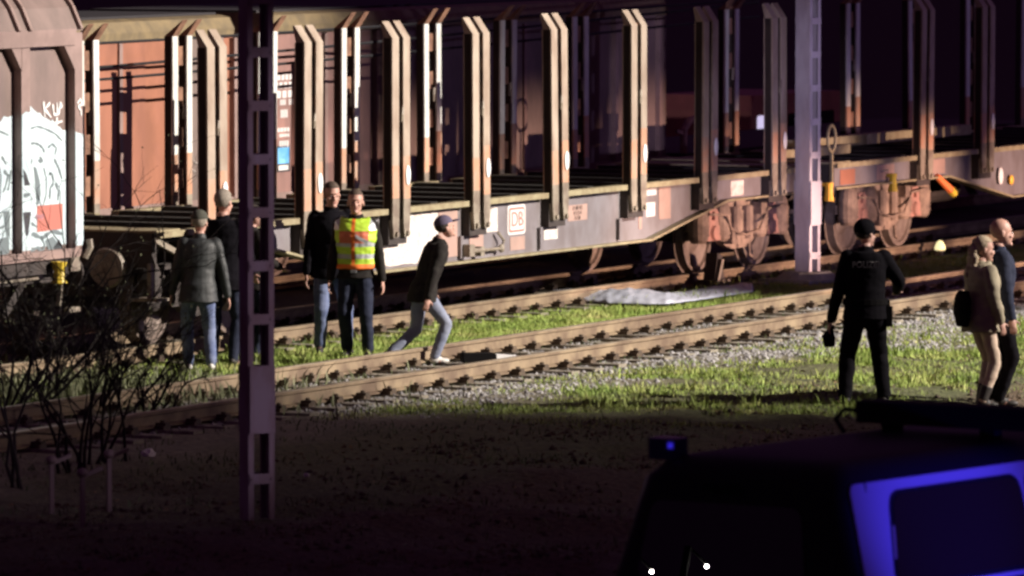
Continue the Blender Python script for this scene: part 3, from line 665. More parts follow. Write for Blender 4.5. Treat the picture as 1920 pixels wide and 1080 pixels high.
# an end hoop and chain post on a low wagon further along the same track
lw = empty('low_wagon', pt(27, 8.8), YAW); tag(lw, 'low dark wagon with a brown end hoop behind the dark stakes', 'freight wagon')
b = MB(); b.box(-6.8, 6.8, -1.3, 1.3, 1.0, 1.28); b.build('deck', 'chassis', lw)
b = MB(); b.tube([(-6.75, -1.25 , 1.28), (-6.75, -1.25, 1.60), (-6.6, -1.25, 1.72), (-6.3, -1.25, 1.76), (-6.05, -1.25, 1.68), (-5.95, -1.25, 1.28)], .055, 8); b.tube([(-6.3, -1.25, 1.75), (-6.3, -1.25, 1.56)], .02, 6); b.bar((-7.0, -1.25, 1.60), (-6.75, -1.25, 1.56), .03, .05); b.build('end_hoop', 'bogie_red', lw)
for x in (-4.6, 4.6): bogie(lw, x, reds=False)

# red van with a lit window and blue lamps beyond the trains
vn = empty('parked_van', pt(32.3, 11.6), YAW); tag(vn, 'red van with a lit pale window parked beyond the trains', 'van')
b = MB(); b.prism([(-2.4, .35), (2.5, .35), (2.5, .95), (1.75, 1.05), (1.25, 1.62), (1.1, 1.72), (-2.25, 1.74), (-2.4, 1.5)], 'y', -.85, .85); b.build('body', 'van_red', vn)
b = MB(); b.prism(rr(-2.15, -1.15, 1.12, 1.42, .05), 'y', -.858, -.852); b.build('lit_window', 'lamp_glow', vn)
b = MB(); b.prism(rr(-.95, .9, 1.12, 1.42, .05), 'y', -.858, -.852); b.build('window', 'car_glass', vn)
b = MB(); b.tube([(2.3, -.6, 1.05), (2.3, -.6, 1.35)], [.12, .10], 12); b.build('blue_beacon', 'blue_glow', vn)
for x in (-1.6, 1.6):
    for y in (-.80, .72): MB().tube([(x, y, .33), (x, y + .1, .33)], .33, 20).build('wheel', 'car_trim', vn)

# cables strung along the far side of the stakes
for k, (za, zb) in enumerate(((3.28, 3.42), (2.92, 3.30), (2.80, 3.12))):
    tag(MB().tube([pt(-6 + i * 2.0, 6.3, za + (zb - za) * (i * 2.0 + 0) / 20 - .05 * math.sin(math.pi * i / 13)) for i in range(14)], .018, 6).build('cable', 'cable'),
        ('uppermost dark cable running behind the stakes', 'middle dark cable running behind the stakes', 'lowest dark cable running behind the stakes')[k], 'cable', 'cables behind the stakes')

# ------------------------------------------------------------------ lattice masts
def mast(loc, yaw, h, wide, web, label, mats, pitch, solid, base=True):
    """two channels joined by flat battens; local x along the batten face, y through the mast"""
    root = empty('overhead_line_mast', loc, yaw); tag(root, label, 'mast', 'steel masts beside the tracks')
    hw = wide / 2
    for s in (-1, 1):
        b = MB(); xo = s * hw; xi = s * (hw - .05)
        b.box(min(xo, xo - s*.012), max(xo, xo - s*.012), -web/2, web/2, 0, h)
        for y in (-web/2, web/2 - .012): b.box(min(xo - s*.012, xi), max(xo - s*.012, xi), y, y + .012, 0, h)
        b.build('channel', mats[0], root)
    z = .30
    while z < h - .1:
        for y in (-web/2 - .010, web/2): MB().box(-hw + .006, hw - .006, y, y + .010, z, z + .085).build('batten', mats[1], root)
        z += pitch
    rv = [MB(), MB()]
    z = .30
    while z < h - .1:
        for q, y in ((0, -web/2 - .012), (1, web/2 + .012)):
            for x in (-hw + .03, hw - .03): rv[q].tube([(x, y - .006, z + .042), (x, y + .006, z + .042)], .014, 6)
        z += pitch
    for (z0, z1) in solid:
        for y in (-web/2 - .023, web/2 + .012): MB().box(-hw + .004, hw - .004, y, y + .010, z0, z1).build('gusset_plate', mats[1], root)
    for q in rv: o_ = q.build('rivets', mats[1], root); o_['kind'] = 'stuff'
    if base:
        f = MB(); f.prism([(-.48, -.42), (.48, -.42), (.48, .42), (-.48, .42)], 'z', -.3, .05); f.loft([((0, 0, .05), .44, .40), ((0, 0, .14), .30, .28)], 16); f.build('concrete_footing', 'concrete', root)
    return root
ml = onz(482, 962); ml.z = gzw(ml)
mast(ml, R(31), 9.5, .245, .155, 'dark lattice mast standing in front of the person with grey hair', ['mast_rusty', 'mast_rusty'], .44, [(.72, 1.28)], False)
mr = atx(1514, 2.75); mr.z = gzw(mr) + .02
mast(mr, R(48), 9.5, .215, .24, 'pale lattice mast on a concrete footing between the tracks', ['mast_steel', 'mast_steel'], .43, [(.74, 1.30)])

# ------------------------------------------------------------------ ground cover
def blades(name, pts, hmin, hmax, wd, m, label, cat):
    n = len(pts); a = rng.uniform(0, 2*np.pi, n); h = rng.uniform(hmin, hmax, n) * rng.uniform(.6, 1.2, n)
    ln_ = rng.uniform(.1, .7, n) * h; b = rng.uniform(0, 2*np.pi, n); w = wd * rng.uniform(.6, 1.4, n)
    v = np.zeros((n, 5, 3))
    dx, dy = np.cos(a) * w / 2, np.sin(a) * w / 2; lx, ly = np.cos(b) * ln_, np.sin(b) * ln_
    P = np.asarray(pts)
    v[:, 0] = P + np.stack([dx, dy, 0*dx], 1); v[:, 1] = P - np.stack([dx, dy, 0*dx], 1)
    v[:, 2] = P + np.stack([-dx*.8 + lx*.4, -dy*.8 + ly*.4, h*.6], 1); v[:, 3] = P + np.stack([dx*.8 + lx*.4, dy*.8 + ly*.4, h*.6], 1)
    v[:, 4] = P + np.stack([lx, ly, h], 1)
    k = np.arange(n) * 5
    me = bpy.data.meshes.new(name); me.vertices.add(n*5); me.vertices.foreach_set('co', v.ravel())
    loops = np.concatenate([np.stack([k, k+1, k+2, k+3], 1), np.stack([k+3, k+2, k+4, k+4], 1)[:, :3].repeat(1, 0) if False else np.zeros((0, 4), int)]).ravel() if False else None
    quad = np.stack([k, k+1, k+2, k+3], 1); tri = np.stack([k+3, k+2, k+4], 1)
    li = np.concatenate([quad.ravel(), tri.ravel()]); ls = np.concatenate([np.arange(n)*4, n*4 + np.arange(n)*3]); lt = np.concatenate([np.full(n, 4), np.full(n, 3)])
    me.loops.add(len(li)); me.loops.foreach_set('vertex_index', li); me.polygons.add(2*n); me.polygons.foreach_set('loop_start', ls); me.polygons.foreach_set('loop_total', lt)
    me.update(); me.validate(); me.materials.append(M[m])
    o = bpy.data.objects.new(name, me); C.objects.link(o); o.location = O; o.rotation_euler = (0, 0, YAW); tag(o, label, cat, None, 'stuff'); return o
def scatter(t0, t1, w0, w1, dens, keep):
    n = int((t1-t0)*(w1-w0)*dens); out = []
    for t, w in zip(rng.uniform(t0, t1, n), rng.uniform(w0, w1, n)):
        d = noise.noise(Vector((t*.8, w*.8, 9))) + .6*noise.noise(Vector((t*2.6, w*2.6, 4)))
        if rng.random() < keep(t, w, d): out.append((t, w, gz(t, w) - .01))
    return out
gA = scatter(-10, 26, 1.0, 3.36, 2100, lambda t, w, d: np.clip(.75 + .6*d, .1, 1) * np.clip((w - .95) * 4, 0, 1))
blades('grass', gA, .02, .06, .009, 'grass', 'bright short grass between the empty track and the wagons', 'grass')
gB = scatter(-13, 14, -6.2, -1.3, 1500, lambda t, w, d: np.clip(.45 + 1.3*d, 0, 1) * np.clip((t + 8.2 + d*1.5) * .6, 0, 1) * np.clip((-1.2 - w) * (.5 if t > 1 else 1.1) + .25*d, 0, 1) * np.clip((w + 6.1) * 2.5 + d*1.5, 0, 1))
blades('grass', gB, .015, .062, .009, 'grass', 'patchy long grass in front of the empty track', 'grass')
gT = scatter(-9, 20, 1.05, 3.3, 70, lambda t, w, d: np.clip(d*1.6 - .1, 0, 1)) + scatter(-8, 12, -6, -2.0, 70, lambda t, w, d: np.clip(d*1.6 - .1, 0, 1) * np.clip(t + 6.5, 0, 1))
blades('weeds', [(t + rng.normal(0, .05), w + rng.normal(0, .05), z) for t, w, z in gT for _ in range(7)], .05, .16, .011, 'grass', 'taller tufts of grass standing in the lit turf', 'weeds')
gC = scatter(-24, 8, -12, 1.0, 170, lambda t, w, d: np.clip(.2 + .8*d, 0, 1))
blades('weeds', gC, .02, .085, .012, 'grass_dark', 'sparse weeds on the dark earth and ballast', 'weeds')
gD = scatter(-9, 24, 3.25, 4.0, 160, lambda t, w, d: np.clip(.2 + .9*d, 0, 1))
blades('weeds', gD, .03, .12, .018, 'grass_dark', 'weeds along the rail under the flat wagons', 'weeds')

def stones(name, pts, smin, smax, m, label, cat):
    base = np.array([(1,0,0),(-1,0,0),(0,1,0),(0,-1,0),(0,0,1),(0,0,-1)], float); fs = np.array([(0,2,4),(2,1,4),(1,3,4),(3,0,4),(2,0,5),(1,2,5),(3,1,5),(0,3,5)])
    n = len(pts); P = np.asarray(pts); s = rng.uniform(smin, smax, n)
    v = base[None] * rng.uniform(.55, 1.25, (n, 6, 3)) + rng.normal(0, .18, (n, 6, 3)); a = rng.uniform(0, 6.28, n); ca, sa = np.cos(a)[:, None], np.sin(a)[:, None]
    x = v[..., 0]*ca - v[..., 1]*sa; y = v[..., 0]*sa + v[..., 1]*ca
    v = np.stack([x, y, v[..., 2]*.8], 2) * s[:, None, None] + P[:, None, :]
    f = (fs[None] + (np.arange(n)*6)[:, None, None]).reshape(-1)
    me = bpy.data.meshes.new(name); me.vertices.add(n*6); me.vertices.foreach_set('co', v.ravel()); me.loops.add(len(f)); me.loops.foreach_set('vertex_index', f)
    me.polygons.add(n*8); me.polygons.foreach_set('loop_start', np.arange(n*8)*3); me.polygons.foreach_set('loop_total', np.full(n*8, 3)); me.update(); me.validate(); me.materials.append(M[m])
    o = bpy.data.objects.new(name, me); C.objects.link(o); o.location = O; o.rotation_euler = (0, 0, YAW); tag(o, label, cat, None, 'stuff'); return o
sA = scatter(-13, 22, -1.0, 1.1, 300, lambda t, w, d: .85 if abs(abs(w) - .752) > .1 else 0)
stones('gravel', sA, .02, .045, 'stone', 'pale ballast stones along the empty track', 'ballast')
sB = scatter(-8, 16, -3.6, -.95, 330, lambda t, w, d: np.clip(.7 - .9*d, 0, 1) * np.clip((w + 3.3) * .7 + (.25 if t > 1 else -.45), 0, 1))
stones('gravel', sB, .02, .05, 'stone', 'pale gravel beside the empty track', 'gravel')
sE = scatter(-24, 10, -13, -3.0, 130, lambda t, w, d: np.clip(.4 + d, 0, 1))
blades('fallen_leaves', sE, .006, .03, .05, 'leaf_dry', 'dry fallen leaves strewn over the dark earth', 'leaves')
sC = scatter(-24, 8, -14, -4.0, 45, lambda t, w, d: np.clip(.4 + d, 0, 1))
stones('rubble', sC, .012, .06, 'earth', 'loose dark clods of earth on the bank', 'earth clods')

# ------------------------------------------------------------------ people
def person(px, py, H, yaw, label, cfg):
    p = onz(px, py, 0); z0 = gzw(p) if cfg.get('ground', True) else cfg['z']; p.z = z0
    root = empty('person', p, R(yaw)); tag(root, label, 'person')
    s = H / 1.80
    V = lambda a: Vector(a) * s
    lean = Vector(cfg.get('lean', (0, 0)) + (0,)) if len(cfg.get('lean', (0, 0))) == 2 else Vector(cfg['lean'])
    hipz = cfg.get('hip', .93); hipo = Vector(cfg.get('hipo', (0, 0, 0)))
    def sp(x, y, z):                              # a point on the leaning upper body, z for a 0.93 hip
        k = max(0, (z - .93) / .55); return Vector((x, y, z - .93 + hipz)) + hipo + lean * min(k, 1.35)
    hips = {-1: sp(-.09, 0, .90), 1: sp(.09, 0, .90)}
    ank = {-1: Vector(cfg.get('aL', (-.11, -.02, .08))), 1: Vector(cfg.get('aR', (.11, -.02, .08)))}
    def ik(a, b, l1, l2, pole):                   # middle joint of a two-bone limb
        d = b - a; L = min(d.length, (l1 + l2) * .998); dn = d.normalized(); x = (l1*l1 - l2*l2 + L*L) / (2*L); h = math.sqrt(max(l1*l1 - x*x, 0))
        q = Vector(pole); q = (q - dn * q.dot(dn)).normalized(); return a + dn * x + q * h
    knee = {k: ik(hips[k], ank[k], .44, .42, (k*.12, 1, 0)) for k in (-1, 1)}
    sh = {k: sp(k*.185, -.01, 1.455) for k in (-1, 1)}
    wr = {-1: Vector(cfg.get('wL', (-.27, .06, .84))), 1: Vector(cfg.get('wR', (.27, .06, .84)))}
    if cfg.get('relw', True): wr = {k: wr[k] + lean * .5 + hipo for k in wr}
    el = {k: ik(sh[k], wr[k], .29, .26, cfg.get('pole', {}).get(k, (k*.35, -1, -.1))) for k in (-1, 1)}
    HC = sp(0, .025, 1.675) + Vector((0, .0, 0)); NB = sp(0, -.015, 1.50)
    hy, hp = cfg.get('head', (0, 0)); HR = Euler((R(-hp), 0, R(hy))).to_matrix()
    def hd(x, y, z): return HC + HR @ (Vector((x, y, z)) * 1.12)
    foot = {k: R(cfg.get('toe', {}).get(k, -k * 8)) for k in (-1, 1)}
    def seg(mb, a, b, ra, rb, n=14): mb.tube([a*s, (a*.67 + b*.33)*s, (a*.33 + b*.67)*s, b*s], [ra*s, (ra*.7 + rb*.3)*s*1.02, (ra*.3 + rb*.7)*s*1.02, rb*s], n); mb.ell(a*s, ra*s, 12, 8); mb.ell(b*s, rb*s, 12, 8)
    def torso(mb, add, zlo, zhi):
        prof = [(.80, .125, .095, 0), (.88, .165, .115, 0), (.96, .168, .118, 0), (1.06, .148, .105, .005), (1.16, .150, .108, .01), (1.28, .172, .122, .012), (1.38, .182, .120, .005), (1.45, .165, .098, -.005), (1.50, .095, .070, -.012), (1.54, .062, .058, -.01)]
        rings = [(tuple(sp(0, y, z)*s), (rx + add)*s, (ry + add)*s) for z, rx, ry, y in prof if zlo <= z <= zhi]
        mb.loft(rings, 22)
    # --- the body: one surface
    b = MB(); torso(b, -.012, .80, 1.54)
    for k in (-1, 1):
        seg(b, hips[k], knee[k], .078, .052); seg(b, knee[k], ank[k], .055, .036)
        d = Matrix.Rotation(foot[k], 3, 'Z'); b.ell((ank[k] + d @ Vector((0, .06, -.045)))*s, (.04*s, .12*s, .035*s), 12, 8, d)
        seg(b, sh[k], el[k], .048, .038); seg(b, el[k], wr[k], .040, .027)
        fd = (wr[k] - el[k]).normalized(); side = fd.cross(Vector((0, 0, 1)) if abs(fd.z) < .9 else Vector((0, 1, 0))).normalized(); nor = side.cross(fd).normalized()
        if abs(fd.z) >= .9: side = Vector((0, 1, 0)) - fd * fd.y; side.normalize(); nor = Vector((-k, 0, 0))
        pm = wr[k] + fd * .05
        rot = Matrix((side, nor, fd)).transposed(); b.ell(pm*s, (.040*s, .018*s, .055*s), 12, 8, rot)
        curl = cfg.get('curl', {}).get(k, .5)
        for j, (o, L) in enumerate(((-.030, .062), (-.010, .075), (.010, .080), (.029, .070))):
            q0 = wr[k] + fd * .088 + side * o; q1_ = q0 + (fd + nor * curl * .5) * L * .5; q2 = q1_ + (fd * (1 - curl*.6) + nor * curl * 1.3).normalized() * L * .5
            b.tube([q0*s, q1_*s, q2*s], [.0098*s, .0092*s, .0078*s], 8)
        tb = wr[k] + fd * .03 + side * .036; b.tube([tb*s, (tb + (fd*.6 + side*.8).normalized()*.04)*s, (tb + (fd*.6 + side*.8).normalized()*.04 + (fd + nor*.3)*.03)*s], [.0125*s, .0108*s, .0085*s], 8)
    b.tube([NB*s, (NB*.4 + HC*.6 + HR @ Vector((0, -.02, -.03)))*s], [.064*s, .060*s], 14)
    b.ell(hd(0, -.012, .032)*s, (.083*s, .105*s, .099*s), 20, 14, HR)         # skull
    b.ell(hd(0, .028, -.045)*s, (.064*s, .074*s, .079*s), 18, 12, HR)         # face and jaw
    b.ell(hd(0, .075, -.098)*s, (.030*s, .027*s, .022*s), 10, 8, HR)          # chin
    b.ell(hd(0, .089, -.020)*s, (.013*s, .022*s, .024*s), 10, 8, HR); b.ell(hd(0, .096, -.034)*s, (.016*s, .014*s, .011*s), 10, 8, HR)   # nose
    b.ell(hd(0, .075, .022)*s, (.050*s, .018*s, .012*s), 12, 8, HR)           # brow
    for k in (-1, 1): b.ell(hd(k*.076, -.008, -.012)*s, (.010*s, .022*s, .033*s), 10, 8, HR); b.ell(hd(k*.038, .072, -.032)*s, (.022*s, .018*s, .016*s), 10, 8, HR)
    bo = remesh(b, 'body', 'skin', root, .0085)
    e = MB()
    for k in (-1, 1): e.ell(hd(k*.030, .086, -.004)*s, (.011*s, .008*s, .007*s), 8, 6, HR)
    e.build('eyes', 'eye', root); MB().ell(hd(0, .088, -.066)*s, (.022*s, .008*s, .007*s), 8, 6, HR).build('mouth', 'lips', root)
    # --- trousers
    tr = MB(); torso(tr, .014, .80, 1.06)
    tw_ = cfg.get('trouser_w', 1.0)
    for k in (-1, 1):
        seg(tr, hips[k], knee[k], .092*tw_, .068*tw_); lo = ank[k] + (knee[k] - ank[k]).normalized() * .01; seg(tr, knee[k], lo, .068*tw_, .056*tw_)
    remesh(tr, 'trousers', cfg['trousers'], root, .0115, .008, 7, None, px)
    # --- shoes
    for k in (-1, 1):
        sb = MB(); d = Matrix.Rotation(foot[k], 3, 'Z'); fp = cfg.get('footpitch', {}).get(k, 0); d = d @ Matrix.Rotation(R(fp), 3, 'X')
        sb.ell((ank[k] + d @ Vector((0, .015, -.03)))*s, (.045*s, .085*s, .052*s), 12, 8, d); sb.ell((ank[k] + d @ Vector((0, .105, -.048)))*s, (.045*s, .085*s, .034*s), 12, 8, d)
        if cfg.get('boots'): sb.tube([ank[k]*s, (ank[k] + (knee[k]-ank[k]).normalized()*cfg['boots'])*s], [.056*s, .068*s], 12)
        remesh(sb, 'shoe', cfg.get('shoes', 'shoe_dark'), root, .010)
    # --- jacket
    hem = cfg.get('hem', .84); jm = cfg['jacket']; ja = cfg.get('bulk', .022)
    j = MB(); torso(j, ja, .88, 1.50)
    if hem < .88:
        fl = cfg.get('flare', .03); j.loft([(tuple(sp(0, 0, z)*s), (.165 + ja + fl*q)*s, (.118 + ja + fl*q)*s) for z, q in ((1.0, 0), (.90, .4), (hem, 1))], 22)
    for k in (-1, 1):
        seg(j, sh[k] + Vector((-k*.01, 0, -.012)), el[k], .064 + ja*.4, .052 + ja*.3); seg(j, el[k], el[k].lerp(wr[k], .93), .052 + ja*.3, .042 + ja*.2)
    j.tube([(NB + Vector((0, 0, -.03)))*s, (NB.lerp(HC, .30))*s], [.088*s, .072*s], 14)
    jo = remesh(j, cfg.get('jacket_name', 'jacket'), jm, root, .0115, cfg.get('folds', .010), 6, cfg.get('jpaint'), py)
    # --- hair or hat
    hm = cfg.get('hair'); 
    if hm:
        h = MB(); low = cfg.get('hairlow', -.085)
        h.ell(hd(0, -.016, .036)*s, (.089*s, .111*s, .104*s), 22, 16, HR, 0, lambda c: (HR.transposed() @ c).z > (.035*s if (HR.transposed() @ c).y > .04*s else low*s) )
        h.build('hair', hm, root, smooth=True)
    ct = cfg.get('cap')
    if ct:
        h = MB(); h.ell(hd(0, -.012, .045)*s, (.099*s, .119*s, .104*s), 22, 16, HR, 0, lambda c: (HR.transposed() @ c).z > cfg.get('caplow', -.005)*s)
        if cfg.get('brim'): h.ell(hd(0, .125, .045)*s, (.07*s, .065*s, .010*s), 14, 8, HR)
        h.build('cap', ct, root, smooth=True)
    info = dict(root=root, s=s, sp=sp, hd=hd, HR=HR, wr=wr, el=el, torso=torso, seg=seg, hips=hips, knee=knee)
    return info

# the man at left, seen from behind
person(372, 690, 1.70, 8, 'person in a grey leather jacket and flat cap walking away in blue jeans', dict(
    trousers='jeans', jacket='leather', hem=.79, flare=.03, bulk=.035, cap='cap_dark', brim=True, hair='hair_grey', head=(-20, 0), shoes='shoe_pale', aL=(-.10, .10, .09), aR=(.13, -.14, .11),
    wL=(-.30, .05, .88), wR=(.33, .02, .84), lean=(.02, .05), trouser_w=1.08, folds=.006))
person(419, 680, 1.88, -12, 'person with short grey hair in a black jacket beside the dark mast', dict(
    trousers='navy_cloth', jacket='black_cloth', hem=.78, hair='hair_grey', bulk=.04, head=(-15, 4), wL=(-.26, .12, .92), wR=(.28, .14, .95)))
person(474, 664, 1.66, -60, 'person in dark clothes half hidden behind the dark lattice mast', dict(
    trousers='navy_cloth', jacket='dark_cloth', hem=.80, hair='hair_dark', bulk=.03, head=(-10, 0), wR=(.14, .30, 1.06), wL=(-.26, .05, .86)))
person(622, 657, 1.88, 188, 'person in a black jacket and blue jeans standing close behind the vest wearer', dict(
    trousers='jeans', jacket='black_cloth', hem=.80, hair='hair_brown', bulk=.035, head=(10, 4), trouser_w=1.12, aL=(-.16, 0, .08), aR=(.12, -.05, .08)))
# the man in the reflective vest
vi = person(668, 664, 1.82, 172, 'person wearing a lime and orange reflective vest over a dark jacket', dict(
    trousers='navy_cloth', jacket='dark_cloth', hem=.86, hair='hair_brown', head=(8, -6), wL=(-.29, .03, .83), wR=(.27, .10, .84), trouser_w=1.12, aL=(-.13, 0, .08), aR=(.10, -.04, .08)))
def vpaint(c, n):
    s = vi['s']; z = c.z / s; x = c.x / s; front = c.y > 0
    if z < 1.012: return 1
    if front and abs(x - .005) < .022: return 1
    if z > 1.38: return 3 if (abs(x) > .165) else 0
    if front and -.20 < x < -.025 and abs(z - (1.33 + x * .55)) < .022: return 3
    if 1.24 < z < 1.37 and abs(x) < .16: return 2 if front else 1
    if 1.205 < z <= 1.24 or 1.075 < z < 1.125: return 3
    return 0
v = MB(); vi['torso'](v, .062, .96, 1.50)
for k in (-1, 1): v.ell(vi['sp'](k*.15, -.01, 1.452)*vi['s'], (.085*vi['s'], .085*vi['s'], .062*vi['s']), 14, 10)
ve = remesh(v, 'reflective_vest', ['vest_lime', 'vest_orange', 'vest_red', 'vest_silver'], vi['root'], .010, .012, 8, vpaint, 3)
b = MB(); b.box(-.03*vi['s'], .03*vi['s'], .165*vi['s'], .185*vi['s'], .925*vi['s'], .955*vi['s']); b.build('belt_buckle', 'vest_silver', vi['root'])
# the striding man
person(786, 679, 1.64, -72, 'person in a peaked cap and pale jeans striding over the rails', dict(
    trousers='jeans_pale', jacket='dark_cloth', hem=.80, bulk=.038, cap='cap_purple', brim=True, hair='hair_dark', head=(4, -14), lean=(.0, .19), hip=.875, hipo=(0, .04, 0),
    aL=(-.09, -.33, .14), aR=(.09, .16, .10), toe={-1: 0, 1: 0}, footpitch={-1: -35, 1: 0}, wL=(-.22, .10, .84), wR=(.24, -.10, .80), shoes='shoe_pale', trouser_w=1.06))
# the officer seen from behind
oi = person(1622, 752, 1.83, 4, 'person in a black police uniform with POLIZEI on the back', dict(
    trousers='black_cloth', jacket='black_cloth', hem=.84, flare=.02, bulk=.045, cap='black_cloth', caplow=-.06, hair='hair_dark', head=(-48, 0), aL=(-.20, 0, .08), aR=(.19, .03, .08), toe={-1: 28, 1: -15},
    wL=(-.33, .06, .82), wR=(.34, .26, 1.10), trouser_w=1.25, folds=.008, boots=.18))
text_mesh('POLIZEI', .085, 'back_lettering', 'text_grey', oi['root'], (-.02, -.182, 1.38*oi['s']), (math.pi/2 + .10, 0, 0), .012, .92)
b = MB(); b.box(.205, .265, -.07, .07, .78, .98); b.box(.20, .24, -.05, .05, .98, 1.04); b.build('holster', 'bag_black', oi['root'])
b = MB(); b.loft([((0, 0, 1.0), .225*oi['s'], .172*oi['s']), ((0, 0, 1.055), .222*oi['s'], .17*oi['s'])], 22); b.build('belt', 'bag_black', oi['root'])
b = MB(); w_ = oi['wr'][-1]*oi['s']; b.tube([w_ + Vector((.0, .03, -.09)), w_ + Vector((-.02, .04, -.16)), w_ + Vector((-.01, .05, -.26))], [.03, .07, .055], 10); b.tube([w_ + Vector((.02, .02, -.05)), w_ + Vector((.0, .05, -.14))], .02, 8)
hl = b.build('hand_lamp', 'bag_black', None, loc=oi['root'].location, yaw=oi['root'].rotation_euler.z); tag(hl, 'small black hand lamp held low by the police officer', 'lamp')
# the pair at the right edge
ci = person(1840, 746, 1.71, -62, 'person with long fair hair in a beige coat, cream trousers and dark boots', dict(
    trousers='cream_cloth', jacket='coat_beige', jacket_name='coat', hem=.80, flare=.035, bulk=.05, head=(-18, 6), boots=.16, hair='fur', hairlow=-.05, wL=(-.26, .05, .90), wR=(.27, .07, .92), folds=.012, trouser_w=.98,
    aL=(-.09, .05, .08), aR=(.10, -.05, .08)))
b = MB(); s_ = ci['s']; hd_ = ci['hd']
for x_, y_, z_, r_ in ((0, -.075, .03, .070), (0, -.10, -.04, .075), (.04, -.095, -.10, .062), (-.04, -.10, -.11, .064), (.05, -.095, -.18, .052), (-.05, -.10, -.19, .055), (0, -.115, -.20, .058), (0, -.125, -.255, .045)): b.ell(hd_(x_, y_, z_)*s_, (r_*s_, r_*.75*s_, r_*1.15*s_), 12, 8)
remesh(b, 'long_hair', 'fur', ci['root'], .010, .012, 22)
b = MB()
for a in np.linspace(.3, 6.0, 16): b.ell(Vector((.10 * math.sin(a + math.pi), -.015 - .085 * math.cos(a + math.pi), 1.485 + .02*math.cos(a)))*s_, (.042*s_, .042*s_, .05*s_), 10, 8)
remesh(b, 'collar', 'coat_beige', ci['root'], .012, .01, 12)
b = MB(); b.loft([((0, -.225, .86*s_), .09, .04), ((0, -.235, 1.0*s_), .14, .06), ((0, -.225, 1.16*s_), .13, .055), ((0, -.215, 1.24*s_), .08, .04)], 18)
bp_ = remesh(b, 'backpack', 'bag_black', None, .014, .01, 8); bp_.location = ci['root'].location; bp_.rotation_euler = ci['root'].rotation_euler; tag(bp_, 'dark backpack hanging on the back of the beige coat', 'backpack')
person(1872, 740, 1.88, -80, 'tall bald person in dark blue clothes standing close behind the beige coat', dict(
    trousers='black_cloth', jacket='navy_cloth', hem=.82, head=(0, 0), bulk=.03, wL=(-.25, .05, .86), wR=(.27, .06, .86)))

# ------------------------------------------------------------------ things lying about
lo = [(1076, 560), (1100, 567), (1140, 570), (1180, 571), (1220, 572), (1250, 572), (1290, 567), (1330, 561), (1370, 555), (1412, 549)]
hi = [(1078, 557), (1098, 549), (1130, 543), (1170, 541), (1210, 546), (1250, 549), (1290, 552), (1330, 552), (1370, 549), (1412, 546)]
v = []; f = []; K = 13
for i in range(91):
    a = i / 90 * 9; x0 = np.interp(a, range(10), [p[0] for p in lo]); y0 = np.interp(a, range(10), [p[1] for p in lo]); y1 = np.interp(a, range(10), [p[1] for p in hi])
    q = onz(x0, y0, .0); t0, w0 = tw(q); t1, z1 = onw(x0, y1, w0 + .42); z1 = max(z1 * .85, .03)
    for j in range(K):
        k = j / (K - 1)
        if k < .6: h = math.sin(k / .6 * math.pi / 2); t = t0 + (t1 - t0) * k / .6; w = w0 + .42 * k / .6; z = .012 + z1 * (h * .6 + .4 * k / .6)
        else: k2 = (k - .6) / .4; t = t1; w = w0 + .42 + .35 * k2; z = z1 * (1 - k2) + .012
        z += (.035 * abs(noise.noise(Vector((t * 5 + w * 3, w * 5, 0)))) + .03 * abs(noise.noise(Vector((t * 13 - w * 4, w * 4, 7))))) * (1 if 0 < j < K - 1 else .2)
        v.append(pt(t, w, max(z, .005)))
for i in range(90):
    for j in range(K - 1): f.append((i*K+j, (i+1)*K+j, (i+1)*K+j+1, i*K+j+1))
b = MB(); b.add(v, f); sh_ = b.build('white_sheet', 'white_sheet', smooth=True); sd = sh_.modifiers.new('t', 'SOLIDIFY'); sd.thickness = .006
tag(sh_, 'long white sheet lying crumpled in the grass between the tracks', 'sheet')
t0, w0 = tw(onz(900, 672, .05)); bg_ = empty('black_case', pt(t0, w0, .0), R(14)); tag(bg_, 'flat black case with a white stripe lying between the rails', 'case')
b = MB(); b.prism(rr(-.20, .16, 0, .11, .03), 'y', -.10, .10); b.build('case_body', 'bag_black', bg_)
b = MB(); b.prism([(.162, .01), (.40, .03), (.40, .075), (.162, .095)], 'y', -.09, .09); b.build('white_end', 'reflector', bg_)
tb = empty('trackside_device', atx(1338, 3.28, -.03), YAW); tag(tb, 'small dark trackside device in the grass before the bogie', 'trackside device')
b = MB(); b.box(-.20, .20, -.14, .14, 0, .12); b.prism([(-.15, .12), (.15, .12), (.09, .42), (-.05, .46)], 'y', -.08, .08); b.build('housing', 'chassis', tb)
b = MB(); b.bar((-.12, -.1, .1), (-.02, -.12, .38), .05, .04); b.ell((.1, -.15, .1), .035); b.ell((-.08, -.15, .09), .035); b.build('lever', 'stake_grey', tb)
wm = empty('marker_lamp', pt(19.2, 3.25, .0), YAW); tag(wm, 'small glowing yellow lamp standing beside the far rail', 'lamp')
b = MB(); b.tube([(0, 0, 0), (0, 0, .08)], .05, 12); b.build('lamp_base', 'stake_grey', wm)
b = MB(); b.tube([(0, 0, .08), (0, 0, .12), (0, 0, .18), (0, 0, .21)], [.07, .075, .05, .02], 14); b.build('lamp_shade', 'lamp_yellow', wm, smooth=True)
for k, (x, y, r_, lb) in enumerate(((280, 850, .07, 'crumpled pale paper lying on the dark earth'), (575, 895, .025, 'tiny pale scrap on bare earth beside the mast foot'))):
    q = onz(x, y, 0); q.z = gzw(q) + .02
    b = MB(); b.ell((0, 0, 0), (r_, r_*.7, r_*.6), 8, 6); o = b.build('paper_scrap', 'label_white', loc=q); tag(o, lb, 'litter', 'litter on the earth')
    for vv in o.data.vertices: vv.co += Vector((random.uniform(-.2, .2), random.uniform(-.2, .2), random.uniform(-.2, .2))) * r_

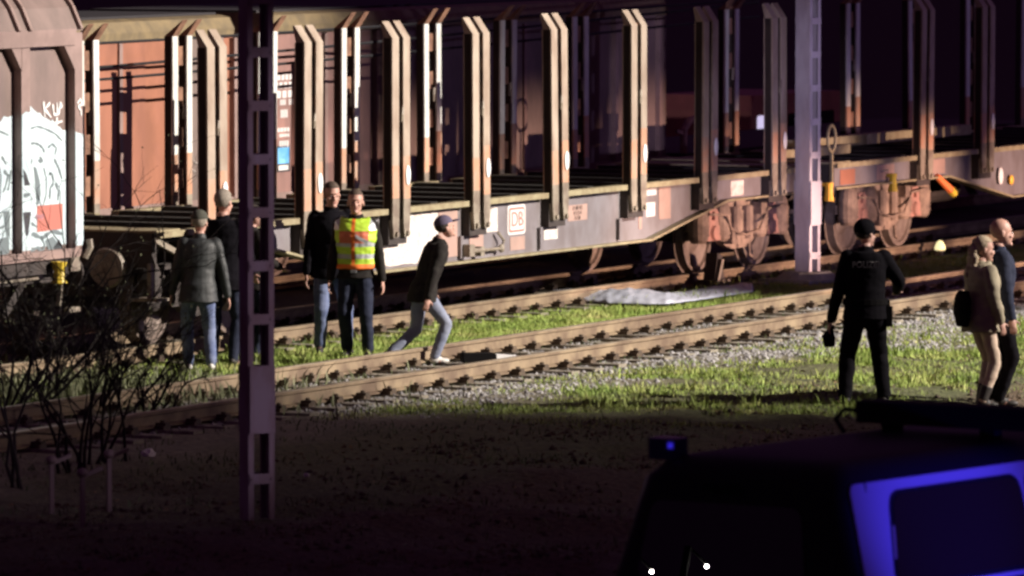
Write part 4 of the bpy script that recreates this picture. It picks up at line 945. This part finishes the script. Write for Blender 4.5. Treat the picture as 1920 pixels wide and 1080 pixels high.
# three metal posts at lower left
for k, (x, y, h, lb) in enumerate(((97, 955, .42, 'leftmost of three thin posts on the dark bank'), (155, 975, .42, 'middle of three thin posts on the dark bank'), (205, 950, .45, 'rightmost of three thin posts on the dark bank'))):
    q = onz(x, y, 0); q.z = gzw(q)
    r_ = empty('metal_post', q, R(20)); tag(r_, lb, 'post', 'thin posts on the bank')
    MB().bar((0, 0, -.05), (0, 0, h), .035, .035).build('shaft', 'panel_grey', r_); b = MB(); b.ell((0, 0, h + .03), (.05, .05, .04), 10, 6); b.bar((0, 0, h), (.18, .05, h + .06), .03, .03); b.build('post_head', 'panel_grey', r_)

# bare shrubs and undergrowth at left
def shrub(q, h, n, seed, label, lean=(0, 0)):
    rn = random.Random(seed); root = empty('bare_shrub', q, 0); tag(root, label, 'shrub', 'bare shrubs')
    b = MB(); lf = []
    def grow(p, d, L, r, dep):
        pts = [p]; dd = d.copy(); k = 5
        for i in range(k):
            dd = (dd + Vector((rn.gauss(0, .16), rn.gauss(0, .16), rn.gauss(0, .08)))).normalized(); pts.append(pts[-1] + dd * L / k)
        b.tube(pts, [r * (1 - .6 * i / k) for i in range(k + 1)], 5)
        if dep > 0:
            for i in range(rn.randint(3, 4)):
                a = pts[rn.randint(2, k)]; nd = (dd + Vector((rn.gauss(0, .55), rn.gauss(0, .55), rn.gauss(.1, .35)))).normalized(); grow(a, nd, L * rn.uniform(.45, .7), r * .5, dep - 1)
        else: lf.append(pts[-1])
    for i in range(n): grow(Vector((rn.uniform(-.2, .2), rn.uniform(-.2, .2), -.05)), Vector((lean[0] + rn.gauss(0, .22), lean[1] + rn.gauss(0, .2), 1)).normalized(), h * rn.uniform(.5, .75), .018, 3)
    b.build('branches', 'bark', root)
    c = MB()
    for p in lf:
        if rn.random() < .35:
            a = Vector((rn.gauss(0, 1), rn.gauss(0, 1), rn.gauss(0, 1))).normalized() * .014; e = a.orthogonal() * .6; c.add([p - a, p + e, p + a, p - e], [(0, 1, 2, 3)])
    if c.v: c.build('leaves', 'leaf_dim', root)
def gnd(x, y): q = onz(x, y); q.z = gzw(q); return q
shrub(gnd(25, 770), 2.6, 6, 3, 'tallest bare shrub, leaning before the graffiti wagon', (.42, 0))
shrub(gnd(90, 745), 1.5, 6, 8, 'low tangled bare shrub under the graffiti wagon', (.1, 0))
shrub(gnd(215, 770), 1.1, 6, 12, 'bare shrub spreading near the person in the grey jacket', (.55, 0))
shrub(gnd(20, 905), 2.0, 6, 31, 'dense dark bare shrub nearest the lower corner', (.05, 0))
shrub(gnd(120, 880), 1.6, 6, 37, 'dense dark bare shrub behind the thin posts', (.12, 0))
shrub(gnd(205, 860), 1.4, 5, 41, 'narrow dark bare shrub beside the thin posts', (.12, 0))
shrub(gnd(300, 790), .8, 5, 19, 'smallest bare shrub on the bank near the dark mast', (.35, 0))
def patch(name, x, y, rx, n, hmin, hmax, m, label, seed):
    r2 = np.random.default_rng(seed); q = onz(x, y); t0, w0 = tw(q); P = [(t0 + a, w0 + c, gz(t0 + a, w0 + c)) for a, c in zip(r2.normal(0, rx, n), r2.normal(0, rx, n))]
    return blades(name, P, hmin, hmax, .022, m, label, 'undergrowth')
patch('undergrowth', 110, 735, 1.3, 3200, .05, .22, 'leaf_dim', 'leafy undergrowth below the graffiti wagon', 5)
patch('undergrowth', 240, 720, .8, 1500, .04, .16, 'leaf_dim', 'leafy undergrowth beside the person in the grey jacket', 6)

# ------------------------------------------------------------------ the dark police van in the near corner
VA = R(55); fwd = Vector((math.cos(VA), math.sin(VA), 0)); rgt = Vector((fwd.y, -fwd.x, 0))
rl = CAM + ray(1228, 862) * (46.4 / ray(1228, 862).y); VZ = rl.z - 1.86          # rear left corner of the roof
car = empty('police_van', Vector((rl.x, rl.y, VZ)) + rgt * .70 - fwd * .10, VA - math.pi / 2)
tag(car, 'dark police van in the near corner with blue lit window frame', 'van')
def ring(hx, y0, y1, z, r=.16, n=5):
    return [(p[0], p[1], z) for p in rr(-hx, hx, y0, y1, r, n)]
def stack(rings, m=0):
    n = len(rings[0]); v = [p for r_ in rings for p in r_]; f = [(i*n+k, i*n+(k+1) % n, (i+1)*n+(k+1) % n, (i+1)*n+k) for i in range(len(rings)-1) for k in range(n)]
    return MB().add(v, f + [tuple(range(n-1, -1, -1)), tuple(range((len(rings)-1)*n, len(rings)*n))], m)
SEC = [(.28, .95, -.06), (.60, 1.01, -.08), (1.00, 1.0, -.06), (1.10, .972, -.045), (1.40, .889, .0), (1.62, .829, .035), (1.76, .79, .06), (1.84, .72, .11), (1.885, .63, .18), (1.905, .50, .34), (1.915, .30, .6)]
LEN = 4.75
stack([ring(h, y, LEN - (0 if z < 1.05 else min(1.6, (z - 1.05) * 1.5)), z, .14 if z < 1.8 else .2) for z, h, y in SEC]).build('body', 'car_paint', car, smooth=True)
def quadpane(c, m, name, par, out, th=.012, rad=.12, n=6):
    """rounded four-cornered pane on corners c"""
    c = [Vector(p) for p in c]; ou = Vector(out); pts = []
    for i in range(4):
        p, a, d = c[i], c[i-1], c[(i+1) % 4]; e1 = p + (a - p).normalized() * rad; e2 = p + (d - p).normalized() * rad
        for k in range(n + 1):
            q = k / n; pts.append(e1*(1-q)**2 + p*2*q*(1-q) + e2*q**2)
    nn = len(pts); v = [p for p in pts] + [p + ou * th for p in pts]
    f = [tuple(range(nn-1, -1, -1)), tuple(range(nn, 2*nn))] + [(i, (i+1) % nn, (i+1) % nn + nn, i + nn) for i in range(nn)]
    return MB().add(v, f).build(name, m, par)
def rearpt(x, z): return Vector((x, float(np.interp(z, [a[0] for a in SEC], [a[2] for a in SEC])) - .006, z))
quadpane([rearpt(-.74, 1.08), rearpt(.60, 1.08), rearpt(.52, 1.60), rearpt(-.66, 1.60)], 'car_glass', 'rear_window', car, (0, -.99, .1), .012, .09)
def sidept(y, z): return Vector((float(np.interp(z, [a[0] for a in SEC], [a[1] for a in SEC])) + .004, y, z))
for sg in (1, -1):
    mir = lambda p: Vector((p.x * sg, p.y, p.z)); ou = (sg * .97, 0, .25)
    fr = quadpane([mir(sidept(.09, 1.02)), mir(sidept(3.6, 1.02)), mir(sidept(3.3, 1.76)), mir(sidept(.16, 1.76))], 'car_pillar', 'window_frame', car, ou, .010, .07)
    for (a, c, a2, c2) in ((.46, 2.25, .64, 2.25), (2.37, 3.4, 2.37, 3.05)):
        quadpane([mir(sidept(a - .03, 1.05)), mir(sidept(c + .03, 1.05)), mir(sidept(c2 + .03, 1.69)), mir(sidept(a2 - .035, 1.69))], 'car_trim', 'window_seal', car, ou, .0145, .13)
        quadpane([mir(sidept(a, 1.08)), mir(sidept(c, 1.08)), mir(sidept(c2, 1.665)), mir(sidept(a2, 1.665))], 'car_glass', 'side_window', car, ou, .020, .12)
    sl = MB(); sl.bar(mir(sidept(.30, .5)) + Vector(ou) * .012, mir(sidept(.345, 1.76)) + Vector(ou) * .012, .010, .010); sl.build('panel_seam', 'car_trim', car)
    fl = MB(); fl.bar(mir(sidept(.50, 1.25)) + Vector(ou) * .022, mir(sidept(.56, 1.46)) + Vector(ou) * .022, .014, .014); fl.build('window_highlight', 'vest_silver', car)  # last bar is a painted highlight, the bright streak on the glass
bc = MB(); bc.prism(rr(-.115, .115, -.09, .09, .03), 'z', -.02, .125); bo_ = bc.build('rear_beacon', 'blue_lens_dark', car, loc=(-.70, .26, 1.875))
MB().box(.06, .10, -.098, -.091, .06, .10).build('beacon_glint', 'blue_glint', bo_)  # small glowing square painted in as the glint on the beacon
MB().prism(rr(-.74, .74, -.15, .15, .05), 'z', 0, .15).build('light_bar', 'car_trim', car, loc=(.16, 2.55, 1.965))
for x_ in (-.35, .45): MB().box(x_ - .06, x_ + .06, 2.50, 2.60, 1.90, 1.97).build('bar_foot', 'car_trim', car)
MB().tube([(-.62, 2.35, 1.90), (-.72, 2.40, 1.98), (-.68, 2.45, 2.05), (-.58, 2.47, 2.04)], .018, 6).build('aerial_cable', 'car_trim', car)
for x in (-.90, .74):
    for y in (.85, 3.85): MB().tube([(x, y, .33), (x + .17, y, .33)], .33, 22).build('wheel', 'car_trim', car)
text_mesh('POLIZEI', .09, 'rear_lettering', 'bag_black', car, (-.12, .028, 1.70), (R(78), 0, 0), .003)

# ------------------------------------------------------------------ the floodlight itself and the street lamps behind the viewer
fm = empty('floodlight_mast', Vector((FL.x, FL.y, 0)), YAW); tag(fm, 'tall floodlight mast with added beam-cutting plates, shining on the wagons', 'floodlight')
MB().tube([(-.1, -1.2, -.3), (-.1, -1.2, 19.0)], [.16, .09], 12).build('pole', 'mast_steel', fm)
MB().bar((-.1, -1.2, 18.9), (0, -.45, 18.7), .06, .06).build('bracket', 'mast_steel', fm)
b = MB(); b.box(-.35, .35, -.45, -.25, 18.35, 18.85); b.build('lamp_housing', 'car_trim', fm)
for az, sg in ((-24.3, -1), (.2, 1)):  # unseen plates added to cut the beam straight on both sides
    d = Vector((math.sin(R(az)), math.cos(R(az)), 0)); sd = Vector((d.y, -d.x, 0)) * sg
    b = MB(); p = d * 1.5 * .9; q = p + sd * .9
    b.add([(v.x + o * d.x, v.y + o * d.y, z) for z in (17.2, 18.9) for v in (p, q) for o in (0, .01)], [(0, 1, 3, 2), (4, 6, 7, 5), (0, 4, 5, 1), (2, 3, 7, 6), (0, 2, 6, 4), (1, 5, 7, 3)]); b.build('beam_plate', 'black_rim', fm)
    MB().bar((sg * .33, -.3, 18.7), tuple(q.lerp(p, .5) + Vector((0, 0, 18.7))), .02, .02).build('plate_arm', 'car_trim', fm)
_a, _b = rearpt(0, 1.08), rearpt(0, 1.60); nrm = (-fwd * (_b.z - _a.z) + Vector((0, 0, _b.y - _a.y))).normalized(); _p = car.location + fwd * (_a.y - .012) + Vector((0, 0, _a.z))
for k, (x, y, dist) in enumerate(((1205, 985, 34), (1325, 1062, 44), (1222, 1072, 50))):
    d = ray(x, y).normalized(); hit = CAM + d * ((_p - CAM).dot(nrm) / d.dot(nrm)); rf_ = d - nrm * 2 * d.dot(nrm); e = hit + rf_ * dist
    if e.z < 1.5: continue
    l_ = empty('street_lamp', Vector((e.x, e.y, 0)), 0); tag(l_, 'street lamp off to the side mirrored in the van window', 'street lamp', 'street lamps mirrored in the van')
    MB().tube([(0, .3, -.3), (0, .3, e.z + .2)], [.08, .05], 10).build('pole', 'mast_dark', l_); MB().bar((0, .3, e.z + .2), (0, 0, e.z + .03), .03, .03).build('arm', 'mast_dark', l_)
    MB().ell((0, 0, e.z), .022, 12, 8).build('bulb', 'street_glow', l_)

bpy.data.scenes.remove(TMP)
